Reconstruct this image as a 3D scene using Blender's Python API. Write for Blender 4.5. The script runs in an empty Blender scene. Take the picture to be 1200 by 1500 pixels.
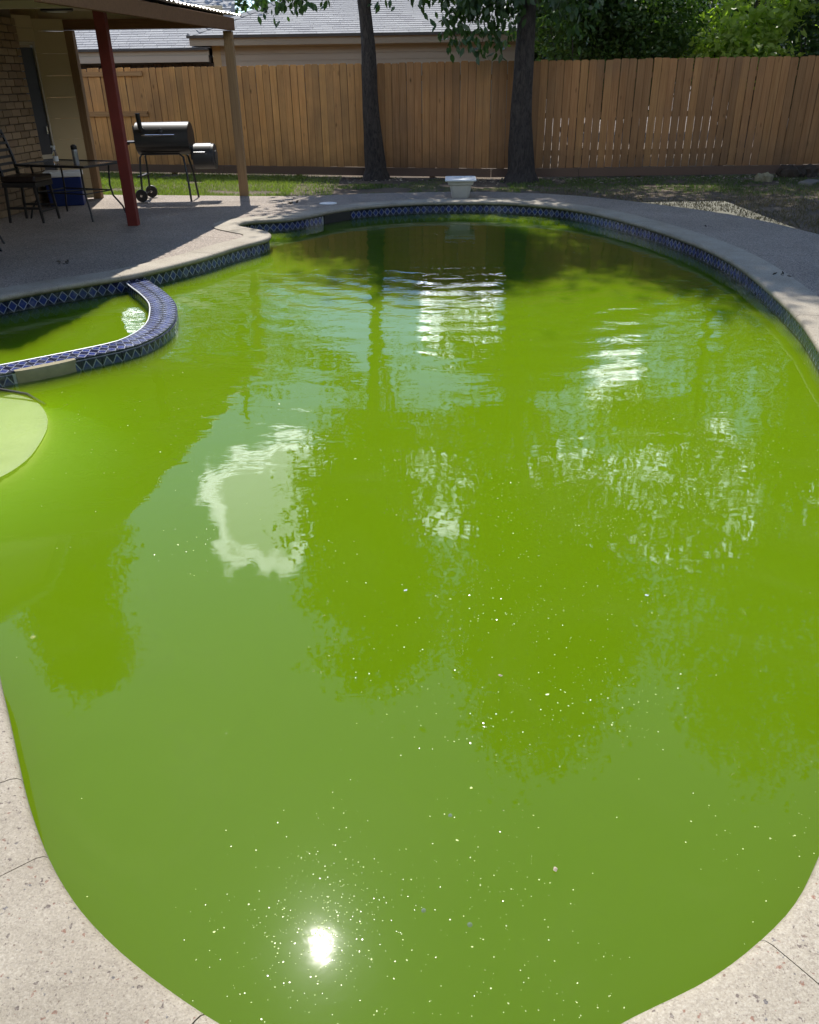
import bpy, bmesh, math, random
import numpy as np
from mathutils import Vector, Matrix, noise as mnoise
rnd = random.Random(7); rng = np.random.default_rng(7)
S = bpy.context.scene; C = S.collection
R = math.radians

# ------------------------------------------------------------------ camera
th, ro = R(28.0), R(0.85)
fwd = Vector((0, math.cos(th), -math.sin(th))); up0 = Vector((0, math.sin(th), math.cos(th))); rt0 = Vector((1, 0, 0))
right = math.cos(ro)*rt0 - math.sin(ro)*up0; up = math.sin(ro)*rt0 + math.cos(ro)*up0
cd = bpy.data.cameras.new('camera'); cam = bpy.data.objects.new('camera', cd); C.objects.link(cam)
m = Matrix((right, up, -fwd)).transposed().to_4x4(); m.translation = Vector((0, 0, 1.65)); cam.matrix_world = m
cd.sensor_fit = 'HORIZONTAL'; cd.sensor_width = 36; cd.lens = 36; cd.clip_start = .05; cd.clip_end = 2000
S.camera = cam

# ------------------------------------------------------------------ sky, sun, exposure
SUN_EL, SUN_AZ = 55.4, -10.4
w = bpy.data.worlds.new('World'); S.world = w; w.use_nodes = True
nt = w.node_tree; nt.nodes.clear()
def wn(t, **k):
    n = nt.nodes.new(t)
    for a, b in k.items(): setattr(n, a, b)
    return n
def wmath(op, a, b=None, c=None, clamp=False):
    n = wn('ShaderNodeMath', operation=op); n.use_clamp = clamp
    for i, v in enumerate((a, b, c)):
        if v is None: continue
        if isinstance(v, (int, float)): n.inputs[i].default_value = v
        else: nt.links.new(v, n.inputs[i])
    return n.outputs[0]
sky = wn('ShaderNodeTexSky', sky_type='NISHITA'); sky.sun_disc = False
sky.sun_elevation = R(SUN_EL); sky.sun_rotation = R(SUN_AZ); sky.air_density = 1.1; sky.dust_density = .35; sky.ozone_density = 8.0
bg = wn('ShaderNodeBackground'); bg.inputs['Strength'].default_value = 0.15
tc = wn('ShaderNodeTexCoord')
# cumulus clouds low above the trees, bright edges and greyer bodies
def cloud_blob(az, el, rad_deg):
    d = Vector((math.sin(R(az))*math.cos(R(el)), math.cos(R(az))*math.cos(R(el)), math.sin(R(el))))
    v = wn('ShaderNodeVectorMath', operation='DISTANCE'); nt.links.new(tc.outputs['Generated'], v.inputs[0]); v.inputs[1].default_value = d
    return wmath('DIVIDE', v.outputs['Value'], R(rad_deg))
nz = wn('ShaderNodeTexNoise'); nz.inputs['Scale'].default_value = 15; nz.inputs['Detail'].default_value = 9; nz.inputs['Roughness'].default_value = .62
nt.links.new(tc.outputs['Generated'], nz.inputs['Vector'])
blob = None
for a in ((-11.5, 28.0, 4.4), (-8, 25.5, 3.0), (2, 26.5, 3.6), (12, 27, 5), (21, 26, 5.0), (33, 24, 5.5), (3.5, 14.4, 2.8), (15.0, 19.0, 2.2), (-20, 11, 4), (45, 14, 5), (75, 12, 6), (-50, 13, 6), (-95, 12, 7), (180, 13, 8), (-155, 12, 7), (115, 11, 6), (60, 22, 8), (100, 25, 9), (160, 24, 9), (-70, 24, 8), (-130, 26, 9), (130, 20, 7)):
    b = cloud_blob(*a)
    blob = b if blob is None else wmath('MINIMUM', blob, b)
mask = wmath('SUBTRACT', 1.0, wmath('ADD', blob, wmath('MULTIPLY', wmath('SUBTRACT', nz.outputs['Fac'], .5), 1.9)))
dens = wmath('MULTIPLY', mask, 4.0, clamp=True)
rm = wn('ShaderNodeValToRGB'); nt.links.new(mask, rm.inputs[0])
rm.color_ramp.elements[0].position = .12; rm.color_ramp.elements[0].color = (52, 53, 54, 1)
rm.color_ramp.elements[1].position = .38; rm.color_ramp.elements[1].color = (14, 15, 16, 1)
mx = wn('ShaderNodeMixRGB'); nt.links.new(dens, mx.inputs[0]); nt.links.new(sky.outputs[0], mx.inputs[1]); nt.links.new(rm.outputs[0], mx.inputs[2])
nt.links.new(mx.outputs[0], bg.inputs['Color'])
ow = wn('ShaderNodeOutputWorld'); nt.links.new(bg.outputs[0], ow.inputs['Surface'])
sl = bpy.data.lights.new('sun', 'SUN'); sl.energy = 4.9; sl.angle = R(0.53); sl.color = (1, .955, .88)
so = bpy.data.objects.new('sun', sl); C.objects.link(so)
sd = Vector((math.sin(R(SUN_AZ))*math.cos(R(SUN_EL)), math.cos(R(SUN_AZ))*math.cos(R(SUN_EL)), math.sin(R(SUN_EL))))
so.rotation_euler = sd.to_track_quat('Z', 'Y').to_euler(); so.location = (0, 0, 30)
vs = S.view_settings; S.display_settings.display_device = 'sRGB'; vs.view_transform = 'Standard'; vs.look = 'None'; vs.exposure = 0.45; vs.gamma = 1
S.render.engine = 'CYCLES'; cy = S.cycles
cy.max_bounces = 10; cy.diffuse_bounces = 4; cy.volume_bounces = 5; cy.transparent_max_bounces = 16
cy.caustics_reflective = False; cy.caustics_refractive = False; cy.sample_clamp_indirect = 6
cy.use_denoising = True

# ------------------------------------------------------------------ node helper
class N:
    def __init__(s, name):
        s.m = bpy.data.materials.new(name); s.m.use_nodes = True; s.t = s.m.node_tree; s.t.nodes.clear()
        s.out = s.t.nodes.new('ShaderNodeOutputMaterial'); s._tc = None
    def put(s, sock, v):
        if hasattr(v, 'node'): s.t.links.new(v, sock)
        elif v is not None:
            if isinstance(v, tuple) and len(v) == 3 and sock.type == 'RGBA': v = (*v, 1)
            sock.default_value = v
    def tc(s, k='Object'):
        if not s._tc: s._tc = s.t.nodes.new('ShaderNodeTexCoord')
        return s._tc.outputs[k]
    def pos(s): return s.t.nodes.new('ShaderNodeNewGeometry').outputs['Position']
    def map(s, v, scale=(1, 1, 1), loc=(0, 0, 0), rot=(0, 0, 0)):
        n = s.t.nodes.new('ShaderNodeMapping'); s.put(n.inputs[0], v); n.inputs[1].default_value = loc; n.inputs[2].default_value = rot; n.inputs[3].default_value = scale
        return n.outputs[0]
    def noise(s, v, scale, det=4, ro=.55, dist=0, col=False):
        n = s.t.nodes.new('ShaderNodeTexNoise'); s.put(n.inputs['Vector'], v); n.inputs['Scale'].default_value = scale
        n.inputs['Detail'].default_value = det; n.inputs['Roughness'].default_value = ro; n.inputs['Distortion'].default_value = dist
        return n.outputs['Color' if col else 'Fac']
    def vor(s, v, scale, feat='F1', out='Distance', rand=1):
        n = s.t.nodes.new('ShaderNodeTexVoronoi'); n.feature = feat; s.put(n.inputs['Vector'], v); n.inputs['Scale'].default_value = scale; n.inputs['Randomness'].default_value = rand
        return n.outputs[out]
    def math(s, op, a, b=None, clamp=False):
        n = s.t.nodes.new('ShaderNodeMath'); n.operation = op; n.use_clamp = clamp; s.put(n.inputs[0], a); s.put(n.inputs[1], b)
        return n.outputs[0]
    def ramp(s, f, stops, interp='LINEAR'):
        n = s.t.nodes.new('ShaderNodeValToRGB'); s.put(n.inputs[0], f); e = n.color_ramp.elements; n.color_ramp.interpolation = interp
        while len(e) < len(stops): e.new(.5)
        for i, (p, c) in enumerate(stops):
            e[i].position = p; e[i].color = (*c, 1) if isinstance(c, tuple) else (c, c, c, 1)
        return n.outputs[0]
    def mix(s, f, a, b, mode='MIX'):
        n = s.t.nodes.new('ShaderNodeMixRGB'); n.blend_type = mode; s.put(n.inputs[0], f); s.put(n.inputs[1], a); s.put(n.inputs[2], b)
        return n.outputs[0]
    def rand(s): return s.t.nodes.new('ShaderNodeObjectInfo').outputs['Random']
    def sep(s, v):
        n = s.t.nodes.new('ShaderNodeSeparateXYZ'); s.put(n.inputs[0], v); return n.outputs
    def bump(s, h, strength=1, dist=.01):
        n = s.t.nodes.new('ShaderNodeBump'); s.put(n.inputs['Height'], h); n.inputs['Strength'].default_value = strength; n.inputs['Distance'].default_value = dist
        return n.outputs[0]
    def bsdf(s, color, rough=.7, bump=None, metal=0, spec=.5, **k):
        n = s.t.nodes.new('ShaderNodeBsdfPrincipled'); s.put(n.inputs['Base Color'], color); s.put(n.inputs['Roughness'], rough)
        n.inputs['Metallic'].default_value = metal; n.inputs['Specular IOR Level'].default_value = spec
        if bump: s.put(n.inputs['Normal'], bump)
        for a, b in k.items(): s.put(n.inputs[a.replace('_', ' ')], b)
        return n.outputs[0]
    def surf(s, o): s.t.links.new(o, s.out.inputs['Surface']); return s.m
M = {}
def simple(name, col, rough=.6, metal=0, var=.12, scale=8, spec=.5):
    n = N(name); f = n.noise(n.tc(), scale, 5)
    c = n.mix(f, tuple(max(0, x*(1-var)) for x in col), tuple(min(1, x*(1+var)) for x in col))
    M[name] = n.surf(n.bsdf(c, rough, n.bump(n.noise(n.tc(), scale*12, 3), .2, .002), metal, spec)); return M[name]

# deck: exposed aggregate
n = N('aggregate'); p = n.pos()
cellc = n.vor(p, 95, out='Color'); d = n.vor(p, 95)
rs = n.sep(cellc)[0]
peb = n.ramp(rs, [(0, (.08, .06, .05)), (.3, (.31, .245, .185)), (.55, (.45, .37, .30)), (.75, (.15, .10, .08)), (.9, (.50, .44, .37))], 'CONSTANT')
big = n.noise(p, 1.1, 6, .6)
c = n.mix(n.ramp(d, [(.35, 0.), (.6, 1.)]), peb, (.27, .23, .19))
c = n.mix(1, c, n.ramp(big, [(.3, (.78, .76, .74)), (.7, (1.1, 1.08, 1.05))]), 'MULTIPLY')
M['aggregate'] = n.surf(n.bsdf(c, .8, n.bump(n.math('SUBTRACT', 1., d), .7, .006)))
# coping: cast pale stone with chips and dark flecks
n = N('coping'); p = n.pos()
pw = n.mix(.022, n.map(p, (1, 1, 1.)), n.noise(p, 75, 3, col=True), 'ADD')
big = n.noise(p, 3, 7, .65); fine = n.noise(p, 60, 5, .7)
c = n.mix(big, (.215, .186, .142), (.33, .292, .228)); c = n.mix(n.ramp(fine, [(.35, 0.), (.7, 1.)]), c, (.36, .322, .25))
ck = n.noise(p, 130, 2, .5)
c = n.mix(n.ramp(ck, [(.58, 0.), (.72, .45)]), c, (.17, .14, .11))
dd = n.vor(n.map(pw, (1, 1, 1)), 85); cc = n.vor(pw, 85, out='Color')
clump = n.noise(p, 5, 3)
sel = n.math('GREATER_THAN', n.math('ADD', n.sep(cc)[0], n.math('MULTIPLY', clump, 1.15)), 1.16)
dot = n.math('MULTIPLY', n.math('LESS_THAN', dd, n.math('MULTIPLY', n.sep(cc)[1], .42)), sel)
fl = n.ramp(n.sep(cc)[2], [(0, (.09, .065, .055)), (.35, (.20, .095, .06)), (.6, (.07, .065, .075)), (.8, (.15, .10, .07))], 'CONSTANT')
c = n.mix(n.math('MULTIPLY', dot, .9), c, fl); d2 = n.vor(pw, 210); c2 = n.sep(n.vor(pw, 210, out='Color')); c = n.mix(n.math('MULTIPLY', n.math('MULTIPLY', n.math('LESS_THAN', d2, n.math('MULTIPLY', c2[1], .45)), n.math('GREATER_THAN', n.math('ADD', c2[0], n.math('MULTIPLY', clump, .8)), 1.08)), .75), c, (.13, .095, .075))
c = n.mix(n.math('MULTIPLY', n.ramp(n.noise(p, 170, 4, .75), [(.46, 0.), (.62, 1.)]), .28), c, (.60, .56, .48)); c = n.mix(n.math('MULTIPLY', n.ramp(n.noise(n.map(p, (1, 1, 1), (3, 0, 0)), 190, 3, .7), [(.54, 0.), (.66, 1.)]), .35), c, (.12, .10, .08))
st_ = n.noise(n.map(p, (1, 1, 1), (5, 2, 0)), 1.7, 6, .65); c = n.mix(1, c, n.ramp(st_, [(.35, (.80, .77, .72)), (.62, (1.08, 1.06, 1.03))]), 'MULTIPLY')
zz = n.sep(p)[2]; c = n.mix(n.math('MULTIPLY', n.ramp(n.math('ADD', n.math('MULTIPLY', zz, -14.), n.math('MULTIPLY', n.noise(p, 14, 4), .5)), [(.3, 0.), (.75, 1.)]), .6), c, (.10, .11, .05))
M['coping'] = n.surf(n.bsdf(c, .78, n.bump(n.math('SUBTRACT', n.math('ADD', n.math('MULTIPLY', fine, .7), n.math('MULTIPLY', n.noise(p, 260, 3), .5)), n.math('MULTIPLY', dot, .5)), .55, .004)))
simple('mortar', (.20, .18, .15), .9, scale=20)
simple('mortar_brick', (.17, .13, .095), .95, scale=20)
simple('plaster', (.62, .62, .52), .9, scale=4)
simple('algae_plaster', (.82, .76, .16), .9, scale=3)
simple('step_plaster', (.80, .70, .42), .8, scale=3.5, var=.22)
# glazed tile with diamond print
n = N('tile'); uv = n.sep(n.tc('UV'))
a = n.math('ABSOLUTE', n.math('SUBTRACT', n.math('FRACT', uv[0]), .5)); b = n.math('ABSOLUTE', n.math('SUBTRACT', uv[1], .5))
s_ = n.math('ADD', a, b)
line = n.math('LESS_THAN', n.math('ABSOLUTE', n.math('SUBTRACT', s_, .46)), .05)
inn = n.math('LESS_THAN', s_, .41)
hatch = n.noise(n.tc('UV'), 9, 3, .6)
blue = n.mix(hatch, (.012, .022, .12), (.035, .055, .22))
c = n.mix(inn, (.008, .011, .045), blue); c = n.mix(n.math('MULTIPLY', line, .8), c, (.36, .39, .46))
scale_ = n.math('MULTIPLY', n.ramp(n.noise(n.pos(), 9, 5, .7), [(.5, 0.), (.75, 1.)]), .35)
c = n.mix(scale_, c, (.30, .32, .30))
zt = n.sep(n.pos())[2]; scum = n.ramp(n.math('ADD', n.math('MULTIPLY', n.math('ADD', zt, .16), 12.), n.math('MULTIPLY', n.noise(n.pos(), 25, 5, .7), .8)), [(.45, .75), (.85, 0.)]); c = n.mix(n.math('MULTIPLY', scum, .6), c, (.16, .18, .11)); c = n.mix(1, c, n.ramp(n.rand(), [(0, (.62, .64, .7)), (1, (1.2, 1.15, 1.1))]), 'MULTIPLY')
M['tile'] = n.surf(n.bsdf(c, .22, n.bump(hatch, .15, .002)))
simple('grout', (.42, .43, .43), .9, scale=30)
simple('lime_stone', (.26, .225, .13), .85, var=.35, scale=18)
# fence cedar
def wood(name, c1, c2, c3, zax=True, knots=True, rv=.2):
    n = N(name); o = n.tc(); r = n.rand()
    off = n.mix(1, o, n.mix(1, r, (9, 5, 31), 'MULTIPLY'), 'ADD')
    st = (14, 14, .8) if zax else (.8, 14, 14)
    g = n.noise(n.map(off, st), 1.6, 8, .65, .6); g2 = n.noise(n.map(off, (60, 60, 1.2) if zax else (1.2, 60, 60)), 1.5, 4)
    c = n.mix(n.ramp(g, [(.3, 0.), (.7, 1.)]), c1, c2); c = n.mix(n.math('MULTIPLY', n.ramp(g2, [(.45, 0.), (.75, 1.)]), .5), c, c3)
    if knots:
        ks = (5.5, 1, 2.2) if zax else (2.2, 1, 5.5)
        kd = n.vor(n.map(off, ks), 1.3); kn = n.math('MULTIPLY', n.ramp(kd, [(.04, 1.), (.10, .5), (.17, 0.)]), n.ramp(n.noise(off, 2.3, 2), [(.47, 0.), (.58, .9)]))
        c = n.mix(kn, c, tuple(x*.28 for x in c1))
    if name == 'cedar':
        ed = n.math('ABSOLUTE', n.sep(o)[0]); ed = n.math('ADD', ed, n.math('MULTIPLY', n.noise(off, 5, 3), .006)); c = n.mix(n.ramp(ed, [(.0655, 0.), (.0705, .75)]), c, tuple(x*.22 for x in c1))
    if name == 'cedar':
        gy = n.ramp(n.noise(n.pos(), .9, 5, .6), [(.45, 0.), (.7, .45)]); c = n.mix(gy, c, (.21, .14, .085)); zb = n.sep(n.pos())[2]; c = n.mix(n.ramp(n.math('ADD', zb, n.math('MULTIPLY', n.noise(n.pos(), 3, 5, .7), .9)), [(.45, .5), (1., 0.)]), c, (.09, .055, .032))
    tint = n.ramp(r, [(0, (1-rv,)*3), (.35, (.98, .94, .9)), (.7, (1.08, 1.02, .95)), (1, (1+rv*.5, 1.08, .96))])
    c = n.mix(1, c, tint, 'MULTIPLY')
    M[name] = n.surf(n.bsdf(c, .8, n.bump(n.math('ADD', g, g2), .5, .003), spec=.25))
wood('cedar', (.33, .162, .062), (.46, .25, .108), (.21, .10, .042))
wood('cedar_rail', (.38, .21, .09), (.50, .30, .14), (.18, .08, .032), zax=False)
wood('beam', (.15, .078, .038), (.21, .115, .058), (.11, .055, .027), zax=False, knots=False, rv=.15)
wood('post', (.24, .155, .085), (.32, .215, .12), (.15, .09, .05), rv=.15)
simple('kick', (.13, .078, .05), .85, scale=3)
simple('red_paint', (.15, .016, .010), .55, scale=6, var=.25)
simple('ceiling', (.55, .47, .33), .8, scale=3)
n = N('galvanised'); f = n.noise(n.pos(), 6, 5); M['galvanised'] = n.surf(n.bsdf(n.mix(f, (.55, .54, .5), (.75, .74, .7)), .45, metal=.6))
n = N('brick'); r = n.rand(); o = n.tc(); f = n.noise(o, 18, 6, .7)
c = n.ramp(r, [(0, (.19, .13, .07)), (.3, (.27, .19, .105)), (.6, (.32, .23, .13)), (.85, (.22, .14, .08)), (1, (.35, .26, .16))]); c = n.mix(n.math('MULTIPLY', f, .5), c, (.16, .10, .06))
M['brick'] = n.surf(n.bsdf(c, .9, n.bump(f, .6, .006)))
simple('siding', (.46, .36, .20), .7, var=.08, scale=2)
simple('siding_far', (.37, .34, .28), .8, var=.06, scale=1.5)
simple('fascia', (.30, .27, .21), .7, var=.06, scale=2)
simple('gutter', (.05, .048, .045), .5)
n = N('shingle'); r = n.rand(); f = n.noise(n.pos(), 45, 4, .8)
c = n.ramp(r, [(0, (.23, .23, .24)), (.4, (.285, .285, .29)), (1, (.34, .34, .34))]); c = n.mix(n.math('MULTIPLY', f, .5), c, (.22, .22, .23))
M['shingle'] = n.surf(n.bsdf(c, .9, n.bump(f, .8, .006)))
n = N('lid_paint'); M['lid_paint'] = n.surf(n.bsdf((.03, .03, .03), .40, n.bump(n.noise(n.tc(), 60, 3), .1, .002), spec=.9))
simple('black_metal', (.012, .012, .013), .38, var=.3, scale=7)
simple('firebox_metal', (.045, .045, .047), .45, var=.4, scale=9)
simple('chrome', (.8, .8, .8), .2, metal=1, var=.03)
simple('dark_frame', (.018, .016, .015), .5)
simple('leather', (.02, .012, .010), .33)
simple('blue_plastic', (.008, .022, .12), .4)
simple('white_plastic', (.72, .73, .72), .4, var=.05)
simple('steel_cup', (.35, .36, .38), .3, metal=.8)
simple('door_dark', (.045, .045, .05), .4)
simple('tan_frame', (.42, .37, .28), .6)
simple('dark_leaf_litter', (.05, .035, .022), .9, var=.4, scale=30)
simple('pale_litter', (.40, .33, .24), .9, var=.3, scale=30)
n = N('glass_top'); M['glass_top'] = n.surf(n.bsdf((.12, .115, .105), .12, n.bump(n.noise(n.tc(), 90, 2), .3, .002)))
n = N('clear_plastic')
gl = n.t.nodes.new('ShaderNodeBsdfGlass'); gl.inputs['IOR'].default_value = 1.2; gl.inputs['Roughness'].default_value = .15; M['clear_plastic'] = n.surf(gl.outputs[0])
n = N('lamp_glass'); M['lamp_glass'] = n.surf(n.bsdf((.7, .7, .66), .3))
# fibreglass pedestal
n = N('fibreglass'); f = n.noise(n.tc(), 12, 6, .6); M['fibreglass'] = n.surf(n.bsdf(n.mix(f, (.46, .46, .40), (.60, .60, .54)), .5))
n = N('bark'); o = n.pos(); f = n.noise(n.map(o, (1, 1, .3)), 22, 8, .7, 1.0); M['bark'] = n.surf(n.bsdf(n.mix(n.ramp(f, [(.35, 0.), (.65, 1.)]), (.016, .012, .010), (.075, .06, .048)), .95, n.bump(f, 1, .03)))
def leafm(name, a, b, tr=.35):
    n = N(name); f = n.noise(n.pos(), 1.3, 3); f2 = n.noise(n.pos(), 25, 1)
    c = n.mix(n.math('MULTIPLY', n.math('ADD', f, f2), .5), a, b)
    d = n.bsdf(c, .42, spec=.5); t = n.t.nodes.new('ShaderNodeBsdfTranslucent'); n.put(t.inputs[0], n.mix(1, c, (1.5, 1.9, .5), 'MULTIPLY'))
    x = n.t.nodes.new('ShaderNodeMixShader'); x.inputs[0].default_value = tr; n.t.links.new(d, x.inputs[1]); n.t.links.new(t.outputs[0], x.inputs[2]); M[name] = n.surf(x.outputs[0])
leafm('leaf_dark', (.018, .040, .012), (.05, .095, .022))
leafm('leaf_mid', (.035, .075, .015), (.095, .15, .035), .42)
leafm('leaf_bright', (.16, .23, .03), (.34, .40, .09), .5)  # sunlit look of the bright clumps is partly put into this colour
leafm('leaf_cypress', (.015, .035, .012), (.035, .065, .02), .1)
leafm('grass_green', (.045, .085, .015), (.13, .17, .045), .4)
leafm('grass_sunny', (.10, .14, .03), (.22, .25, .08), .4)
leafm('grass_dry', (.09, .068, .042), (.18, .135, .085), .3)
n = N('soil'); p = n.pos(); f = n.noise(p, 1.4, 8, .65); g = n.noise(p, 40, 5, .75)
c = n.mix(n.ramp(f, [(.4, 0.), (.6, 1.)]), (.085, .062, .042), (.14, .105, .072)); c = n.mix(n.ramp(g, [(.55, 0.), (.75, .8)]), c, (.20, .165, .12)); c = n.mix(n.ramp(g, [(.25, .8), (.42, 0.)]), c, (.03, .022, .015))
M['soil'] = n.surf(n.bsdf(c, .95, n.bump(g, 1, .02)))

# murky water: fresnel surface over a dense algae volume
n = N('pool_water'); p = n.pos()
sy = n.sep(p)[1]
far_ = n.ramp(n.math('MULTIPLY', sy, .1), [(.3, 0.), (.5, .35), (.7, 1.), (.85, 1.), (1., .5)])
h1 = n.noise(n.map(p, (1, 1.7, 1)), 3.2, 3, .5, .8); h2 = n.noise(p, 9, 3, .55, .5)
wv = n.t.nodes.new('ShaderNodeTexWave'); wv.wave_type = 'RINGS'; wv.rings_direction = 'SPHERICAL'; n.put(wv.inputs['Vector'], n.map(p, (1, 1, 1), (-.6, -9.4, 0))); wv.inputs['Scale'].default_value = .9; wv.inputs['Distortion'].default_value = 3.5; wv.inputs['Detail Scale'].default_value = 1.2
h = n.math('ADD', n.math('MULTIPLY', h1, n.math('ADD', n.math('MULTIPLY', far_, .55), .06)), n.math('MULTIPLY', h2, n.math('ADD', n.math('MULTIPLY', far_, .05), .02)))
h = n.math('ADD', h, n.math('MULTIPLY', wv.outputs['Fac'], n.math('MULTIPLY', far_, .26)))
bp = n.bump(h, 1, .0065)
fr = n.t.nodes.new('ShaderNodeFresnel'); fr.inputs['IOR'].default_value = 1.37; n.put(fr.inputs['Normal'], bp)
g1 = n.t.nodes.new('ShaderNodeBsdfGlossy'); g1.inputs['Roughness'].default_value = .019; n.put(g1.inputs['Normal'], bp)
g2 = n.t.nodes.new('ShaderNodeBsdfGlossy'); g2.inputs['Roughness'].default_value = .16; n.put(g2.inputs['Normal'], bp)
gm = n.t.nodes.new('ShaderNodeMixShader'); gm.inputs[0].default_value = .010; n.t.links.new(g1.outputs[0], gm.inputs[1]); n.t.links.new(g2.outputs[0], gm.inputs[2])
tr = n.t.nodes.new('ShaderNodeBsdfTransparent')
mxs = n.t.nodes.new('ShaderNodeMixShader'); n.t.links.new(fr.outputs[0], mxs.inputs[0]); n.t.links.new(tr.outputs[0], mxs.inputs[1]); n.t.links.new(gm.outputs[0], mxs.inputs[2])
sc = n.t.nodes.new('ShaderNodeVolumeScatter'); sc.inputs['Color'].default_value = (.70, .87, .02, 1); sc.inputs['Density'].default_value = 4.5; sc.inputs['Anisotropy'].default_value = 0
ab = n.t.nodes.new('ShaderNodeVolumeAbsorption'); ab.inputs['Color'].default_value = (.13, .50, .0, 1); ab.inputs['Density'].default_value = 5.5
ad = n.t.nodes.new('ShaderNodeAddShader'); n.t.links.new(sc.outputs[0], ad.inputs[0]); n.t.links.new(ab.outputs[0], ad.inputs[1])
n.t.links.new(ad.outputs[0], n.out.inputs['Volume'])
fd = n.t.nodes.new('ShaderNodeBsdfDiffuse'); fd.inputs[0].default_value = (.20, .25, .07, 1)
sw = n.noise(n.map(p, (1, .8, 1), rot=(0, 0, .5)), 1.1, 8, .68, 1.6); fm = n.t.nodes.new('ShaderNodeMixShader'); n.put(fm.inputs[0], n.ramp(sw, [(.42, 0.), (.56, .02), (.72, .09)]))
n.t.links.new(mxs.outputs[0], fm.inputs[1]); n.t.links.new(fd.outputs[0], fm.inputs[2]); M['pool_water'] = n.surf(fm.outputs[0])
simple('fleck', (.50, .58, .22), .22, var=.3)
n = N('bubble'); M['bubble'] = n.surf(n.bsdf((.9, .95, .9), .03, Alpha=.06, spec=1.))

# ------------------------------------------------------------------ object helpers
def mesh(name, V, Fc, mat, smooth=False, uv=None):
    me = bpy.data.meshes.new(name); me.from_pydata([tuple(v) for v in V], [], [tuple(f) for f in Fc]); me.update()
    me.materials.append(M[mat] if isinstance(mat, str) else mat)
    if smooth: me.polygons.foreach_set('use_smooth', [True]*len(me.polygons))
    if uv is not None:
        l = me.uv_layers.new(name='UVMap')
        for lp in me.loops: l.data[lp.index].uv = uv[lp.vertex_index]
    return me
def mesh_np(name, V, k, mat):
    """V: (nfaces*k,3), every k vertices one face"""
    me = bpy.data.meshes.new(name); nv = len(V); nf = nv//k
    me.vertices.add(nv); me.vertices.foreach_set('co', np.ascontiguousarray(V, dtype=np.float32).ravel())
    me.loops.add(nv); me.loops.foreach_set('vertex_index', np.arange(nv, dtype=np.int32))
    me.polygons.add(nf); me.polygons.foreach_set('loop_start', np.arange(0, nv, k, dtype=np.int32)); me.polygons.foreach_set('loop_total', np.full(nf, k, dtype=np.int32))
    me.update(calc_edges=True); me.materials.append(M[mat]); return me
def ob(name, me, parent=None, loc=None, rot=None, kind=None):
    o = bpy.data.objects.new(name, me); C.objects.link(o)
    if parent: o.parent = parent
    if loc is not None: o.location = loc
    if rot is not None: o.rotation_euler = rot
    if kind: o['kind'] = kind
    return o
def thing(name, label, cat, loc=(0, 0, 0), rz=0, group=None, me=None):
    o = bpy.data.objects.new(name, me); C.objects.link(o); o.location = loc; o.rotation_euler = (0, 0, rz)
    o['label'] = label; o['category'] = cat
    if group: o['group'] = group
    return o
def copy_tree(o, parent=None):
    c = o.copy(); C.objects.link(c)
    if parent: c.parent = parent
    for ch in list(o.children): copy_tree(ch, c)
    return c
class MB:
    def __init__(s): s.V = []; s.F = []
    def add(s, V, Fc):
        k = len(s.V); s.V += [Vector(v) for v in V]; s.F += [tuple(i+k for i in f) for f in Fc]; return s
    def box(s, x0, x1, y0, y1, z0, z1, mt=None):
        V = [Vector((x, y, z)) for x in (x0, x1) for y in (y0, y1) for z in (z0, z1)]
        if mt: V = [mt @ v for v in V]
        return s.add(V, [(0, 1, 3, 2), (4, 6, 7, 5), (0, 4, 5, 1), (2, 3, 7, 6), (0, 2, 6, 4), (1, 5, 7, 3)])
    def tube(s, pts, r, seg=8, caps=True, wob=0):
        pts = [Vector(p) for p in pts]; n_ = len(pts); rr = r if isinstance(r, (list, tuple)) else [r]*n_
        V = []; nx = None
        for i, p in enumerate(pts):
            t = (pts[min(i+1, n_-1)]-pts[max(i-1, 0)]).normalized()
            if nx is None: nx = t.orthogonal().normalized()
            nx = (nx - t*nx.dot(t)).normalized(); ny = t.cross(nx)
            for k in range(seg):
                a = 2*math.pi*k/seg; q = rr[i]
                if wob: q *= 1+wob*mnoise.noise(Vector((p.x*3+math.cos(a)*2, p.y*3+math.sin(a)*2, p.z*1.5)))
                V.append(p+nx*math.cos(a)*q+ny*math.sin(a)*q)
        Fc = [(i*seg+k, i*seg+(k+1) % seg, (i+1)*seg+(k+1) % seg, (i+1)*seg+k) for i in range(n_-1) for k in range(seg)]
        if caps: Fc += [tuple(range(seg))[::-1], tuple((n_-1)*seg+k for k in range(seg))]
        return s.add(V, Fc)
    def lathe(s, prof, seg=20, c=(0, 0, 0), mt=None):
        V = []; c = Vector(c)
        for r_, z in prof:
            for k in range(seg):
                a = 2*math.pi*k/seg; v = Vector((r_*math.cos(a), r_*math.sin(a), z))
                V.append((mt @ v if mt else v)+c)
        m_ = len(prof)
        Fc = [(i*seg+k, i*seg+(k+1) % seg, (i+1)*seg+(k+1) % seg, (i+1)*seg+k) for i in range(m_-1) for k in range(seg)]
        Fc += [tuple(range(seg))[::-1], tuple((m_-1)*seg+k for k in range(seg))]
        return s.add(V, Fc)
    def me(s, name, mat, smooth=False, bevel=0):
        me = mesh(name, s.V, s.F, mat)
        if bevel:
            bm = bmesh.new(); bm.from_mesh(me); bmesh.ops.bevel(bm, geom=bm.edges[:], offset=bevel, segments=2, affect='EDGES', profile=.5); bm.to_mesh(me); bm.free()
        if smooth:
            me.polygons.foreach_set('use_smooth', [True]*len(me.polygons))
            bm = bmesh.new(); bm.from_mesh(me)
            for e in bm.edges:
                if len(e.link_faces) == 2 and e.calc_face_angle(0) > .7: e.smooth = False
            bm.to_mesh(me); bm.free()
        return me
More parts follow.
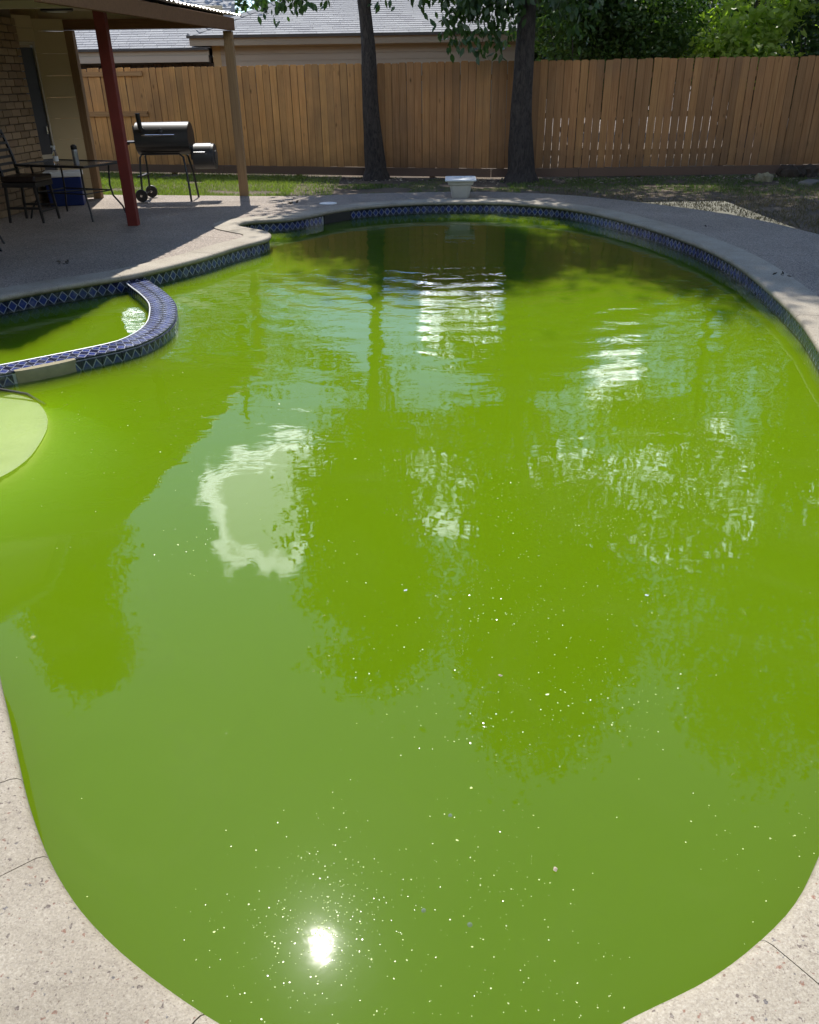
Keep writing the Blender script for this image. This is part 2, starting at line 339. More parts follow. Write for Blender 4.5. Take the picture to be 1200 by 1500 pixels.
def part(name, mb, mat, parent, smooth=False, bevel=0, kind=None): return ob(name, mb.me(name, mat, smooth, bevel), parent, kind=kind)
ROT_X = Matrix.Rotation(R(90), 4, 'Y').to_3x3()

# ------------------------------------------------------------------ pool outline
LIP0 = [(0, .84), (.22, .87), (.419, .958), (.60, 1.035), (.739, 1.119), (.86, 1.215), (.973, 1.344), (1.18, 1.60), (1.40, 1.93), (1.70, 2.42), (2.0, 3.0), (2.28, 3.7), (2.55, 4.5), (2.757, 5.333), (2.946, 6.109), (3.10, 7.1), (3.19, 8.0),
        (3.19, 8.8), (3.10, 9.6), (2.90, 10.5), (2.60, 11.4), (2.214, 12.118), (1.68, 12.58), (1.075, 12.80), (.4, 12.82), (-.1, 12.72), (-.593, 12.482), (-1.0, 12.12), (-1.28, 11.72), (-1.52, 11.45), (-1.8, 11.34), (-2.02, 11.26),
        (-2.13, 11.08), (-2.09, 10.87), (-1.90, 10.66), (-1.70, 10.45), (-1.60, 10.20), (-1.62, 9.88), (-1.88, 9.38), (-2.12, 8.83), (-2.547, 8.12), (-2.9, 7.78), (-3.236, 7.49), (-3.55, 7.14), (-3.95, 6.55), (-4.18, 5.8), (-4.1, 5.0),
        (-3.65, 4.25), (-2.95, 3.62), (-2.3, 3.1), (-1.78, 2.62), (-1.45, 2.28), (-1.25, 1.96), (-1.10, 1.70), (-1.0, 1.53), (-.88, 1.357), (-.763, 1.225), (-.64, 1.12), (-.50, 1.025), (-.35, .94), (-.18, .87)]
def catmull(P, step):
    n_ = len(P); out = []
    for i in range(n_):
        p0, p1, p2, p3 = [np.array(P[(i+k) % n_], float) for k in (-1, 0, 1, 2)]
        for t in np.linspace(0, 1, 12, endpoint=False):
            out.append(.5*((2*p1)+(-p0+p2)*t+(2*p0-5*p1+4*p2-p3)*t*t+(-p0+3*p1-3*p2+p3)*t**3))
    out = np.array(out); q = np.vstack([out, out[:1]]); L = np.r_[0, np.cumsum(np.linalg.norm(np.diff(q, axis=0), axis=1))]
    k = int(round(L[-1]/step)); s = np.linspace(0, L[-1], k, endpoint=False)
    return np.c_[np.interp(s, L, q[:, 0]), np.interp(s, L, q[:, 1])], L[-1]
LIP, LLEN = catmull(LIP0, .05); NL = len(LIP); DS = LLEN/NL
tan = np.roll(LIP, -1, 0)-np.roll(LIP, 1, 0); tan /= np.linalg.norm(tan, axis=1)[:, None]
nrm = np.c_[tan[:, 1], -tan[:, 0]]       # outward (outline runs counter-clockwise)
def offset(d):
    nn = nrm.copy()
    return LIP+nn*d
def safe_offset(wd):
    W = np.full(NL, wd)
    for i in range(NL):
        for _ in range(14):
            q = LIP[i]+nrm[i]*W[i]
            if np.min(np.linalg.norm(LIP-q, axis=1)) < W[i]*.985: W[i] *= .9
            else: break
    for _ in range(3): W = np.minimum(W, (np.roll(W, 1)+np.roll(W, -1)+W)/3)
    return W
CW = safe_offset(.33)
WATER_Z = -.15

def cat_open(P, step):
    P = [np.array(p, float) for p in P]; P = [2*P[0]-P[1]]+P+[2*P[-1]-P[-2]]; out = []
    for i in range(1, len(P)-2):
        p0, p1, p2, p3 = P[i-1:i+3]
        for t in np.linspace(0, 1, 10, endpoint=False): out.append(.5*((2*p1)+(-p0+p2)*t+(2*p0-5*p1+4*p2-p3)*t*t+(-p0+3*p1-3*p2+p3)*t**3))
    out.append(P[-2]); out = np.array(out); L = np.r_[0, np.cumsum(np.linalg.norm(np.diff(out, axis=0), axis=1))]; k = int(round(L[-1]/step))+1; s = np.linspace(0, L[-1], k)
    return np.c_[np.interp(s, L, out[:, 0]), np.interp(s, L, out[:, 1])]
# ground, deck
bm = bmesh.new()
gx = sorted(set([-400, -200, -100, -60, -40, -30]+[x*.6 for x in range(-40, 41)]+[30, 40, 60, 100, 200, 400])); gy = [-200, -60, -20, -8, 0, 6, 12]+[13+.35*i for i in range(30)]+[25, 30, 40, 60, 100, 200, 600]
def pool_hole(x, y): return -7 < x < 7 and -2 < y < 12.9
V = []; idx = {}
for j, y in enumerate(gy):
    for i, x in enumerate(gx):
        z = -.05+.02*mnoise.noise(Vector((x*.8, y*.8, 0))) if y > 13.3 else -.06
        idx[i, j] = len(V); V.append((x, y, z))
Fc = []
for j in range(len(gy)-1):
    for i in range(len(gx)-1):
        cx, cy = (gx[i]+gx[i+1])/2, (gy[j]+gy[j+1])/2
        if abs(cx) < 5 and -.2 < cy < 13: continue
        Fc.append((idx[i, j], idx[i+1, j], idx[i+1, j+1], idx[i, j+1]))
ob('ground', mesh('ground', V, Fc, 'soil', True), kind='structure')

DECK = [(-5.7, -2.5), (5.0, -2.5), (5.15, 3), (5.05, 7), (4.82, 9.0), (4.70, 9.75), (4.52, 10.55), (4.25, 11.3), (3.88, 11.9), (3.27, 12.72), (2.75, 13.28), (2.2, 13.68), (1.5, 13.95), (.63, 14.08), (-.6, 14.02), (-1.3, 13.86), (-1.9, 13.84), (-2.5, 13.93), (-4.0, 14.2), (-5.7, 14.48)]
def deck_bm(zt, holeoff, shrink=0):
    bm = bmesh.new()
    def loop(pts):
        vs_ = [bm.verts.new((p[0], p[1], zt)) for p in pts]
        return [bm.edges.new((vs_[i], vs_[(i+1) % len(vs_)])) for i in range(len(vs_))]
    e = loop(DECK)
    hp = [LIP[i]+nrm[i]*min(holeoff, CW[i]*.5) for i in range(0, NL, 2)]
    e += loop(hp)
    bmesh.ops.triangle_fill(bm, use_beauty=True, use_dissolve=False, edges=e)
    bmesh.ops.recalc_face_normals(bm, faces=bm.faces[:])
    if bm.faces and sum(f.normal.z for f in bm.faces) < 0: bmesh.ops.reverse_faces(bm, faces=bm.faces[:])
    return bm
deck = ob('pool_deck', None, kind='structure')
def half(bm, co, no, keep):
    b2 = bm.copy(); g = 3e-3*(1 if keep > 0 else -1)
    co2 = Vector(co)+Vector(no).normalized()*g
    bmesh.ops.bisect_plane(b2, geom=b2.verts[:]+b2.edges[:]+b2.faces[:], plane_co=co2, plane_no=no, clear_inner=keep > 0, clear_outer=keep < 0)
    return b2
bm0 = deck_bm(0, .12)
cuts = {'R': [((3.5, 8.52, 0), (.05, 1, 0)), ((3.3, 11.6, 0), (.2, 1, 0)), ((3, 4.2, 0), (0, 1, 0))], 'L': [((-4, 10.77, 0), (.39, 1, 0)), ((-4, 13.4, 0), (.1, 1, 0)), ((-4, 5.2, 0), (0, 1, 0))]}
ns = (.86, .29, 0)
for side, kp in (('R', 1), ('L', -1)):
    lst = [half(bm0, (.0, 13.6, 0), (.97, .33, 0) if False else (.945, .326, 0), kp)]
    for co, no in cuts[side]:
        nl = []
        for b in lst: nl += [half(b, co, no, 1), half(b, co, no, -1)]
        lst = nl
    for b in lst:
        if len(b.faces) < 1: continue
        r_ = bmesh.ops.extrude_face_region(b, geom=b.faces[:]); vv = [v for v in r_['geom'] if isinstance(v, bmesh.types.BMVert)]
        for v in vv: v.co.z -= .11
        bmesh.ops.recalc_face_normals(b, faces=b.faces[:])
        me = bpy.data.meshes.new('deck_slab'); b.to_mesh(me); me.materials.append(M['aggregate']); ob('deck_slab', me, deck)
bmf = deck_bm(-.006, .14)
me = bpy.data.meshes.new('joint_filler'); bmf.to_mesh(me); me.materials.append(M['mortar']); ob('joint_filler', me, deck)

# pool thing
pool = thing('swimming_pool', 'long freeform pool of murky green water with pale coping and blue diamond tile band', 'pool')
# walls and floor
def strip(i0, i1, prof, wrap=True, cap=False):
    """sweep prof [(off,z)] along lip indices i0..i1 ; off>1 means fraction marker of coping width"""
    V = []; Fc = []; k = len(prof); ids = list(range(i0, i1+1))
    for i in ids:
        i = i % NL
        for o_, z in prof:
            d_ = CW[i] if o_ == 'w' else (CW[i]-.02 if o_ == 'w-' else min(o_, CW[i]*.8))
            V.append((LIP[i, 0]+nrm[i, 0]*d_, LIP[i, 1]+nrm[i, 1]*d_, z))
    for a in range(len(ids)-1):
        for b in range(k-1): Fc.append((a*k+b, a*k+b+1, (a+1)*k+b+1, (a+1)*k+b))
    if cap: Fc += [tuple(range(k)), tuple(range((len(ids)-1)*k, len(ids)*k))[::-1]]
    return V, Fc
V, Fc = strip(0, NL, [(.045, -.01), (.045, -1.45)]); ob('pool_wall', mesh('pool_wall', V, Fc, 'grout', True), pool)
V = [(p[0], p[1], -1.42) for p in offset(.05)[::2]]; ob('pool_floor', mesh('pool_floor', V, [tuple(range(len(V)))], 'plaster'), pool)
# coping stones
def near_idx(x, y): return int(np.argmin(np.hypot(LIP[:, 0]-x, LIP[:, 1]-y)))
forced = sorted(near_idx(*q) for q in [(-1.05, 1.60), (-.88, 1.36), (-.43, .98), (.74, 1.12)])
joints = []; 
a = forced[-1]; end = forced[0]+0
f0 = near_idx(.74, 1.12); f1 = near_idx(-1.05, 1.60)
k = int(round((f1-f0)*DS/.62)); joints = [int(round(f0+(f1-f0)*q/k)) for q in range(k+1)]
joints += [near_idx(-.88, 1.36), near_idx(-.43, .98), f0+NL]
prof = [(.05, -.045), (.018, -.042), (.004, -.03), (0, -.015), (.003, 0), (.012, .010), (.028, .015), (.10, .016), ('w-', .014), ('w', .010), ('w', -.03)]
for a, b in zip(joints[:-1], joints[1:]):
    V, Fc = strip(a, b, prof, cap=True); V = [Vector(v) for v in V]; k = len(prof)
    for r_, r2 in ((0, 1), (len(V)//k-1, len(V)//k-2)):
        for q in range(k): V[r_*k+q] = V[r_*k+q]+(V[r2*k+q]-V[r_*k+q]).normalized()*.0016
    dz = rnd.uniform(-.001, .0015)
    V = [v+Vector((0, 0, dz)) for v in V]
    ob('coping_stone', mesh('coping_stone', V, Fc, 'coping', True), pool)
for o in C.objects:
    if o.name.startswith('coping_stone'):
        bm = bmesh.new(); bm.from_mesh(o.data)
        for f in bm.faces:
            if len(f.verts) > 4: f.smooth = False
        for e in bm.edges:
            if len(e.link_faces) == 2 and e.calc_face_angle(0) > 1.0: e.smooth = False
        bmesh.ops.recalc_face_normals(bm, faces=bm.faces[:]); bm.to_mesh(o.data); bm.free()
V, Fc = strip(0, NL, [(.04, -.04), (.012, -.035), (.006, -.014), (.0135, .006), (.03, .0115), (.05, .0125), ('w-', .0105), ('w-', -.03)]); ob('coping_mortar', mesh('coping_mortar', V, Fc, 'mortar', True), pool)
# waterline tiles, one object each
def tile_mesh(wd, ht, nu=1):
    t = .006; V = [(-wd/2, -t, -ht/2), (wd/2, -t, -ht/2), (wd/2, -t, ht/2), (-wd/2, -t, ht/2), (-wd/2, t, -ht/2), (wd/2, t, -ht/2), (wd/2, t, ht/2), (-wd/2, t, ht/2)]
    uv = [(0, 0), (nu, 0), (nu, 1), (0, 1)]*2
    return mesh('tile', V, [(0, 1, 2, 3), (7, 6, 5, 4), (0, 4, 5, 1), (3, 2, 6, 7), (0, 3, 7, 4), (1, 5, 6, 2)], 'tile', uv=uv)
TS = .092; nt_ = int(LLEN/TS); tm = tile_mesh(LLEN/nt_-.003, .108)
sk0 = near_idx(-.95, 12.2); hid = MB()
for q in range(nt_):
    f = (q+.5)/nt_*NL; i = int(f) % NL; u_ = f-int(f); tt = tan[i]*(1-u_)+tan[(i+1) % NL]*u_; base = (LIP[i]+nrm[i]*.036)*(1-u_)+(LIP[(i+1) % NL]+nrm[(i+1) % NL]*.036)*u_
    if abs(i-sk0)*DS < .22: continue
    an_ = math.atan2(tt[1], tt[0])+math.pi
    if LIP[i][1] > 2.7: ob('tile', tm, pool, (base[0], base[1], -.098), (0, 0, an_+rnd.uniform(-.006, .006)))
    else: hid.add([Matrix.Translation((base[0], base[1], -.098)) @ Matrix.Rotation(an_, 4, 'Z') @ v.co for v in tm.vertices], [tuple(p.vertices) for p in tm.polygons])
part('near_wall_tiles', hid, 'tile', pool, kind='stuff')
V, Fc = strip(0, NL, [(.034, -.163), (.030, -.168), (.030, -.30), (.034, -.305)]); 
# tiles under the waterline as one band with the same print
nn_ = len(V)//4
uv = []
for a in range(nn_):
    for zz in (0, .05, .95, 1.): uv.append((a*DS/TS, 1-zz))
ob('submerged_tile_band', mesh('submerged_tile_band', V, Fc, 'tile', True, uv=uv), pool, kind='stuff')
# skimmer mouth
i = sk0; tt = tan[i]; base = LIP[i]
mb = MB(); mb.box(-.25, .25, -.022, .03, -.17, -.035).box(-.20, .20, .03, .25, -.17, -.165)
o = part('skimmer_mouth', mb, 'dark_frame', pool); o.location = (base[0]+nrm[i][0]*.03, base[1]+nrm[i][1]*.03, 0); o.rotation_euler = (0, 0, math.atan2(tt[1], tt[0])+math.pi)
# submerged step beside the spa
def poly_prism(pts, z0, z1):
    n_ = len(pts); V = [(p[0], p[1], z1) for p in pts]+[(p[0], p[1], z0) for p in pts]
    return MB().add(V, [tuple(range(n_))]+[tuple(range(n_, 2*n_))[::-1]]+[(i, i+n_, (i+1) % n_+n_, (i+1) % n_) for i in range(n_)])
st1 = [(-4.3, 5.6), (-3.1, 5.35), (-2.68, 5.24), (-2.45, 5.1), (-2.28, 4.86), (-2.18, 4.62), (-2.13, 4.38), (-2.11, 4.15), (-2.15, 3.95), (-2.25, 3.78), (-2.4, 3.6), (-2.7, 3.3), (-4.3, 3.2)]
part('top_step', poly_prism([st1[0]]+[tuple(p) for p in cat_open(st1[1:-1], .08)]+[st1[-1]], -1.42, -.192), 'step_plaster', pool)
# the step shelves off in a soft slope
sc0 = np.array([-3.3, 4.4]); rows = []
for f_, z_ in ((.965, -.195), (1.0, -.203), (1.03, -.245), (1.1, -.275), (1.28, -.315), (1.42, -.375), (1.55, -.45), (1.7, -.56), (1.9, -.76), (2.1, -1.05), (2.25, -1.38)):
    rows.append([Vector((sc0[0]+(p[0]-sc0[0])*f_, sc0[1]+(p[1]-sc0[1])*(1+(f_-1)*(.35 if p[1] > 4.4 else 1)), z_)) for p in cat_open(st1[1:-1], .12)])
kk = len(rows[0]); sl = MB(); sl.V = sum(rows, []); sl.F = [(i*kk+j, i*kk+j+1, (i+1)*kk+j+1, (i+1)*kk+j) for i in range(len(rows)-1) for j in range(kk-1)]
part('step_slope', sl, 'algae_plaster', pool, True)

# spa ring
spa = thing('spa_wall', 'curved raised spa wall capped with two rows of blue diamond tiles beside the left deck', 'spa wall')
SO = [(-2.60, 8.30), (-2.42, 7.97), (-2.25, 7.68), (-2.06, 7.30), (-1.95, 6.95), (-1.87, 6.55), (-1.88, 6.20), (-1.98, 5.90), (-2.17, 5.70), (-2.36, 5.54), (-2.56, 5.38), (-2.8, 5.20), (-3.15, 5.0), (-3.6, 4.85), (-4.2, 4.8)]
so_ = cat_open(SO, .15); td = np.gradient(so_, axis=0); td /= np.linalg.norm(td, axis=1)[:, None]
ni = np.c_[td[:, 1], -td[:, 0]]
if (ni[len(ni)//2] @ (np.array([-3.2, 6.5])-so_[len(so_)//2])) < 0: ni = -ni
ZT = -.072
def ring(d, z): return [(so_[i, 0]+ni[i, 0]*d, so_[i, 1]+ni[i, 1]*d, z) for i in range(len(so_))]
core = MB(); k = len(so_)
part('suction_hose', MB().tube([(-3.6, 5.05, -.165), (-3.0, 5.22, -.155), (-2.72, 5.21, -.15), (-2.5, 5.13, -.16), (-2.35, 5.03, -.20)], .011, 8), 'dark_frame', pool, True)
rows = [ring(.008, -1.4), ring(.008, ZT-.008), ring(.212, ZT-.008), ring(.212, -1.4)]
core.add(sum(rows, []), [(r_*k+i, r_*k+i+1, (r_+1)*k+i+1, (r_+1)*k+i) for r_ in range(3) for i in range(k-1)])
part('core', core, 'grout', spa)
def quad_tile(p00, p10, p11, p01, th_, nrm_, nu):
    c_ = sum((Vector(p) for p in (p00, p10, p11, p01)), Vector())/4
    Q = [c_+(Vector(p)-c_)*.972 for p in (p00, p10, p11, p01)]; nv = Vector(nrm_)*th_
    V = [q+nv-c_ for q in Q]+[q-nv-c_ for q in Q]
    me = mesh('tile', V, [(0, 1, 2, 3), (7, 6, 5, 4), (0, 4, 5, 1), (1, 5, 6, 2), (2, 6, 7, 3), (3, 7, 4, 0)], 'tile', uv=[(0, 0), (nu, 0), (nu, 1), (0, 1)]*2)
    return ob('tile', me, spa, c_)
for i in range(k-1):
    for r_ in range(2):
        d0, d1 = .004+r_*.106, .004+(r_+1)*.106
        a0, a1 = ring(d0, ZT), ring(d1, ZT)
        quad_tile(a0[i], a0[i+1], a1[i+1], a1[i], .006, (0, 0, 1), 2)
    a0, a1 = ring(0, ZT-.006-.13), ring(0, ZT-.012)
    if 11 <= i and np.hypot(*(so_[i]-np.array([-2.44, 5.47]))) < .15: continue
    quad_tile(a0[i], a0[i+1], a1[i+1], a1[i], .006, (-ni[i, 0], -ni[i, 1], 0), 2)
    a0, a1 = ring(.218, ZT-.006-.13), ring(.218, ZT-.012)
    quad_tile(a0[i], a0[i+1], a1[i+1], a1[i], .006, (ni[i, 0], ni[i, 1], 0), 2)
V = []
mb = MB(); mb.tube([Vector(p)+Vector((0, 0, .004)) for p in ring(.218, ZT)], .006, 6); part('edge_trim', mb, 'white_plastic', spa)
# pale spillway stone on the outer face
sp_ = MB(); qa = np.array([-2.64, 5.325]); qb = np.array([-2.32, 5.575]); u_ = (qb-qa)/np.linalg.norm(qb-qa); nn = np.array([u_[1], -u_[0]])
for i in range(11):
    t = i/10; c_ = qa+(qb-qa)*t; dp = .028*math.sin(math.pi*min(1, max(0, t)))**.5+.004
    for z, f in ((-.30, .5), (-.16, 1.), (ZT-.012, 1.15), (ZT+.007, .8)): sp_.V.append(Vector((c_[0]+nn[0]*dp*f, c_[1]+nn[1]*dp*f, z)))
    sp_.V.append(Vector((c_[0]-nn[0]*.03, c_[1]-nn[1]*.03, ZT+.009)))
sp_.F = [(i*5+j, i*5+j+1, (i+1)*5+j+1, (i+1)*5+j) for i in range(10) for j in range(4)]
part('spillway_stone', sp_, 'lime_stone', spa, True)

# water
V = [(p[0], p[1], WATER_Z) for p in offset(.05)]; n_ = len(V)
V2 = [(p[0], p[1], -1.40) for p in offset(.05)]
bm = bmesh.new(); a = [bm.verts.new(v) for v in V]; f = bm.faces.new(a)
r_ = bmesh.ops.extrude_face_region(bm, geom=[f])
for v in r_['geom']:
    if isinstance(v, bmesh.types.BMVert): v.co.z = -1.40
bmesh.ops.recalc_face_normals(bm, faces=bm.faces[:]); bmesh.ops.triangulate(bm, faces=bm.faces[:])
me = bpy.data.meshes.new('water'); bm.to_mesh(me); me.materials.append(M['pool_water']); ob('water', me, kind='structure')

# floating flecks
def inside(px, py):
    c_ = np.zeros(len(px), bool); X, Y_ = LIP[:, 0], LIP[:, 1]; X2, Y2 = np.roll(X, -1), np.roll(Y_, -1)
    for i in range(NL):
        cond = ((Y_[i] > py) != (Y2[i] > py)) & (px < (X2[i]-X[i])*(py-Y_[i])/(Y2[i]-Y_[i]+1e-12)+X[i]); c_ ^= cond
    return c_
def flecks(cx, cy, rad, stretch=1.):
    n_ = len(cx); k = 5; ang = rng.random(n_)*6.28; V = np.zeros((n_, k, 3)); tx, ty = rng.normal(0, .12, n_), rng.normal(0, .12, n_)
    for j in range(k):
        a = ang+j*2*math.pi/k; rr = rad*rng.uniform(.6, 1.2, n_); x = np.cos(a)*rr*stretch; y = np.sin(a)*rr
        V[:, j, 0] = cx+x*np.cos(ang)-y*np.sin(ang); V[:, j, 1] = cy+x*np.sin(ang)+y*np.cos(ang); V[:, j, 2] = WATER_Z+.0012+x*tx+y*ty
    V[:, :, 2] = np.maximum(V[:, :, 2], WATER_Z+.0006)
    return V.reshape(-1, 3)
N_ = 150000; cx = rng.uniform(-4, 3.2, N_); cy = rng.uniform(.8, 12.7, N_)
dens_ = np.array([mnoise.noise(Vector((x*.9, y*.7, 3.1)))*.5+mnoise.noise(Vector((x*2.5, y*2.2, 9))) *.35 for x, y in zip(cx, cy)])
prob = np.clip(.10+2.0*dens_, .025, 1)*np.clip(.25+.75*np.exp(-((cx-.9)**2)/1.2)*(cy < 5)+.35*np.exp(-((cx+.25)**2+(cy-1.3)**2)/.06)*3, 0, 1.2)*np.where(cy > 5, .45, 1)
keep = (rng.random(N_) < prob) & inside(cx, cy)
cx, cy = cx[keep], cy[keep]
rg = np.abs(rng.normal(0, .17, 650)); ag = rng.random(650)*6.283; cx = np.r_[cx, -.22+rg*np.cos(ag)]; cy = np.r_[cy, 1.25+rg*1.15*np.sin(ag)]; kk_ = inside(cx, cy); cx, cy = cx[kk_], cy[kk_]  # extra flecks added round the sun glint to draw its sparkle
rad = (.0006+.0013*rng.random(len(cx))**3)*(1+cy*.15)
big_ = rng.random(len(cx)) < .02; rad[big_] *= 1.9
o = ob('floating_flecks', mesh_np('floating_flecks', flecks(cx, cy, rad, 1.3), 5, 'fleck'), kind='stuff'); o['label'] = 'tiny pale flecks and pollen scattered over the green pool water, with sparkle flecks added at the sun glint'
def floater(x, y, r_, label, cat='leaf', mat='pale_litter', name='floating_leaf'):
    mb = MB(); V = []; n_ = 9
    for j in range(n_): a = 2*math.pi*j/n_; q = r_*(1 if j % 2 else .8); V.append((q*1.5*math.cos(a), q*math.sin(a), .003))
    V.append((0, 0, .007)); mb.add(V, [(j, (j+1) % n_, n_) for j in range(n_)]+[tuple(range(n_))[::-1]])
    t = thing(name, label, cat, (x, y, WATER_Z), rnd.random()*6, me=mb.me(name, mat)); return t

# ------------------------------------------------------------------ wooden fence
fence = thing('wooden_fence', 'tall wooden privacy fence of dog-eared vertical boards across the back of the yard', 'fence')
FP = [(-8.2, 19.1), (-3.6, 17.75), (-.6, 16.9), (1.6, 16.32), (3.2, 16.24), (14.5, 16.2)]
seg = []; L = 0
for a, b in zip(FP[:-1], FP[1:]): l = math.dist(a, b); seg.append((L, L+l, a, b)); L += l
def fpt(s):
    for s0, s1, a, b in seg:
        if s <= s1 or (s0, s1, a, b) == seg[-1]:
            t = (s-s0)/(s1-s0); return a[0]+(b[0]-a[0])*t, a[1]+(b[1]-a[1])*t, math.atan2(b[1]-a[1], b[0]-a[0])
def board(wt, wb, h, mat='cedar'):
    c_ = .022; x0 = -wt/2; o_ = []
    front = [(-wb/2, 0), (wb/2, 0), (wb/2, .78), (wt/2, 1.0), (wt/2, h-c_), (wt/2-c_, h), (-wt/2+c_, h), (-wt/2, h-c_), (-wt/2, 1.0), (-wb/2, .78)]
    n_ = len(front); V = [(x, -.008, z) for x, z in front]+[(x, .008, z) for x, z in front]
    return mesh('board', V, [tuple(range(n_))]+[tuple(range(n_, 2*n_))[::-1]]+[(i, i+n_, (i+1) % n_+n_, (i+1) % n_) for i in range(n_)], mat)
BW = .1405
M['cedar_base'] = M['cedar']; wood('cedar', (.56, .285, .10), (.74, .42, .165), (.41, .19, .07)); M['cedar_lit'] = M['cedar']; M['cedar'] = M['cedar_base']  # lighter copy for the left boards, bounced sunlight put into the colour
tight = [board(BW-.0015, BW-.0015, 1.74+q) for q in (0, .008, -.006)]; loose = [board(BW-.002, BW-.013, 1.74+q) for q in (0, .008, -.006)]; lit_boards = [board(BW-.0015, BW-.0015, 1.74+q, 'cedar_lit') for q in (0, .008, -.006)]; gap2 = [board(BW-.009, BW-.014, 1.74+q) for q in (0, .006)]
s = .1
while s < L-.1:
    x, y, a = fpt(s)
    pool_ = lit_boards if x < -.7 else tight
    if 2.55 < x < 4.6: pool_ = loose
    elif 4.6 <= x < 6.3: pool_ = gap2 if rnd.random() < .75 else loose
    elif 6.3 <= x < 7.1: pool_ = loose if rnd.random() < .5 else tight
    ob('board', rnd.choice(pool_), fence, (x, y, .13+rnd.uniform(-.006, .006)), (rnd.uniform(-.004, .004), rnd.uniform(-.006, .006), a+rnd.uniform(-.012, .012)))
    s += BW
for s0, s1, a, b in seg:
    l = s1-s0; k = max(1, round(l/2.4)); an = math.atan2(b[1]-a[1], b[0]-a[0])
    for q in range(k):
        t = (q+.5)/k; x, y = a[0]+(b[0]-a[0])*t, a[1]+(b[1]-a[1])*t; n0 = (math.sin(an), -math.cos(an))
        ob('kickboard', MB().box(-l/k/2+.003, l/k/2-.003, -.019, .019, -.14, .005).me('kickboard', 'kick', bevel=.003), fence, (x-n0[0]*-.012, y+n0[1]*.012, .122), (0, 0, an))
        for z in (.38, 1.0, 1.62):
            ob('rail', MB().box(-l/k/2+.002, l/k/2-.002, -.019, .019, -.044, .044).me('rail', 'cedar_rail'), fence, (x-n0[0]*.030, y-n0[1]*.030, z), (0, 0, an))
        ob('post', MB().box(-.045, .045, -.045, .045, -.3, 1.8).me('post', 'cedar'), fence, (x-n0[0]*.1, y-n0[1]*.1, 0), (0, 0, an))
# the gate-like panel at the far left has rails on the yard side
for z, h_ in ((1.77, .04), (1.06, .045)):
    for s_c, l_ in ((1.95, 2.6),):
        x, y, a = fpt(s_c); n0 = (math.sin(a), -math.cos(a))
        ob('front_rail', MB().box(-l_/2, l_/2, -.017, .017, -h_, h_).me('front_rail', 'cedar_rail'), fence, (x+n0[0]*.030, y+n0[1]*.030, z), (0, 0, a))

# ------------------------------------------------------------------ neighbour's house
house = thing('neighbour_house', 'neighbour house with long pale grey shingle roof and tan walls behind the fence', 'house')
mb = MB().box(-4.25, 2.75, 21.3, 30, -.1, 2.38); part('wall', mb, 'siding_far', house)
for q in range(9):
    z = 1.2+q*.135; part('siding_board', MB().box(-4.26, 2.76, 21.285-.006, 21.30, z, z+.128, Matrix.Identity(4)), 'siding_far', house)
part('corner_board', MB().box(-4.30, -4.12, 21.262, 21.3, .2, 2.36), 'siding', house)
part('fascia', MB().box(-4.72, 3.05, 20.94, 20.97, 2.31, 2.47), 'fascia', house)
part('soffit', MB().box(-4.70, 3.03, 20.97, 21.3, 2.36, 2.38), 'fascia', house)
part('gutter', MB().box(-4.76, 3.08, 20.86, 20.937, 2.455, 2.51), 'gutter', house)
PIT = R(22)
E0 = (-4.72, 20.88, 2.50)
def roof_pt(x, v, up_=0): return Vector((x, E0[1]+v*math.cos(PIT)-up_*math.sin(PIT), E0[2]+v*math.sin(PIT)+up_*math.cos(PIT)))
vr = 3.2
xl = lambda v: -4.72+v*math.cos(PIT)*1.0; xr = lambda v: 3.05-v*math.cos(PIT)*.25
V = [roof_pt(xl(0), 0), roof_pt(xr(0), 0), roof_pt(xr(vr), vr), roof_pt(xl(vr), vr)]
Vd = [v+Vector((0, 0, -.03)) for v in V]; part('roof', MB().add(V+Vd, [(0, 1, 2, 3), (7, 6, 5, 4), (0, 4, 5, 1), (1, 5, 6, 2), (2, 6, 7, 3), (3, 7, 4, 0)]), 'shingle', house)
# hip side (left) and back
V = [roof_pt(xl(0), 0), roof_pt(xl(vr), vr), Vector((xl(vr), 30.5, roof_pt(0, vr).z)), Vector((-4.72, 34, 2.5))]; part('roof_hip_side', MB().add(V, [(0, 1, 2, 3)]), 'shingle', house)
V = [roof_pt(xr(0), 0), Vector((3.05, 34, 2.5)), Vector((xr(vr), 30.5, roof_pt(0, vr).z)), roof_pt(xr(vr), vr)]; part('roof_gable_side', MB().add(V, [(0, 1, 2, 3)]), 'shingle', house)
mb = MB(); mb.box(-.09, .09, 0, vr*1.06, 0, .025)
a_ = roof_pt(xl(0), 0); b_ = roof_pt(xl(vr), vr); d_ = (b_-a_)
cap = MB()
nc = 18
for q in range(nc):
    p0 = a_+d_*(q/nc); p1 = a_+d_*((q+1.15)/nc); sd_ = d_.cross(Vector((0, 0, 1))).normalized()*.11
    V = [p0-sd_+Vector((0, 0, .0)), p0+Vector((0, 0, .06)), p0+sd_, p1-sd_-Vector((0, 0, .02)), p1+Vector((0, 0, .035)), p1+sd_-Vector((0, 0, .02))]
    part('ridge_cap', MB().add(V, [(0, 1, 4, 3), (1, 2, 5, 4), (0, 2, 1)]), 'shingle', house)
EXP = .125
def shingle_mesh(wd):
    mb = MB(); V = [(0, 0, .001), (wd, 0, .001), (wd, 0, .016), (0, 0, .016), (0, EXP+.05, .001), (wd, EXP+.05, .001), (wd, EXP+.05, .004), (0, EXP+.05, .004)]
    return mb.add(V, [(0, 1, 2, 3), (3, 2, 6, 7), (0, 3, 7, 4), (1, 5, 6, 2), (4, 7, 6, 5)]).me('shingle', 'shingle')
smesh = [shingle_mesh(x) for x in (.30, .42, .24)]; swid = (.30, .42, .24)
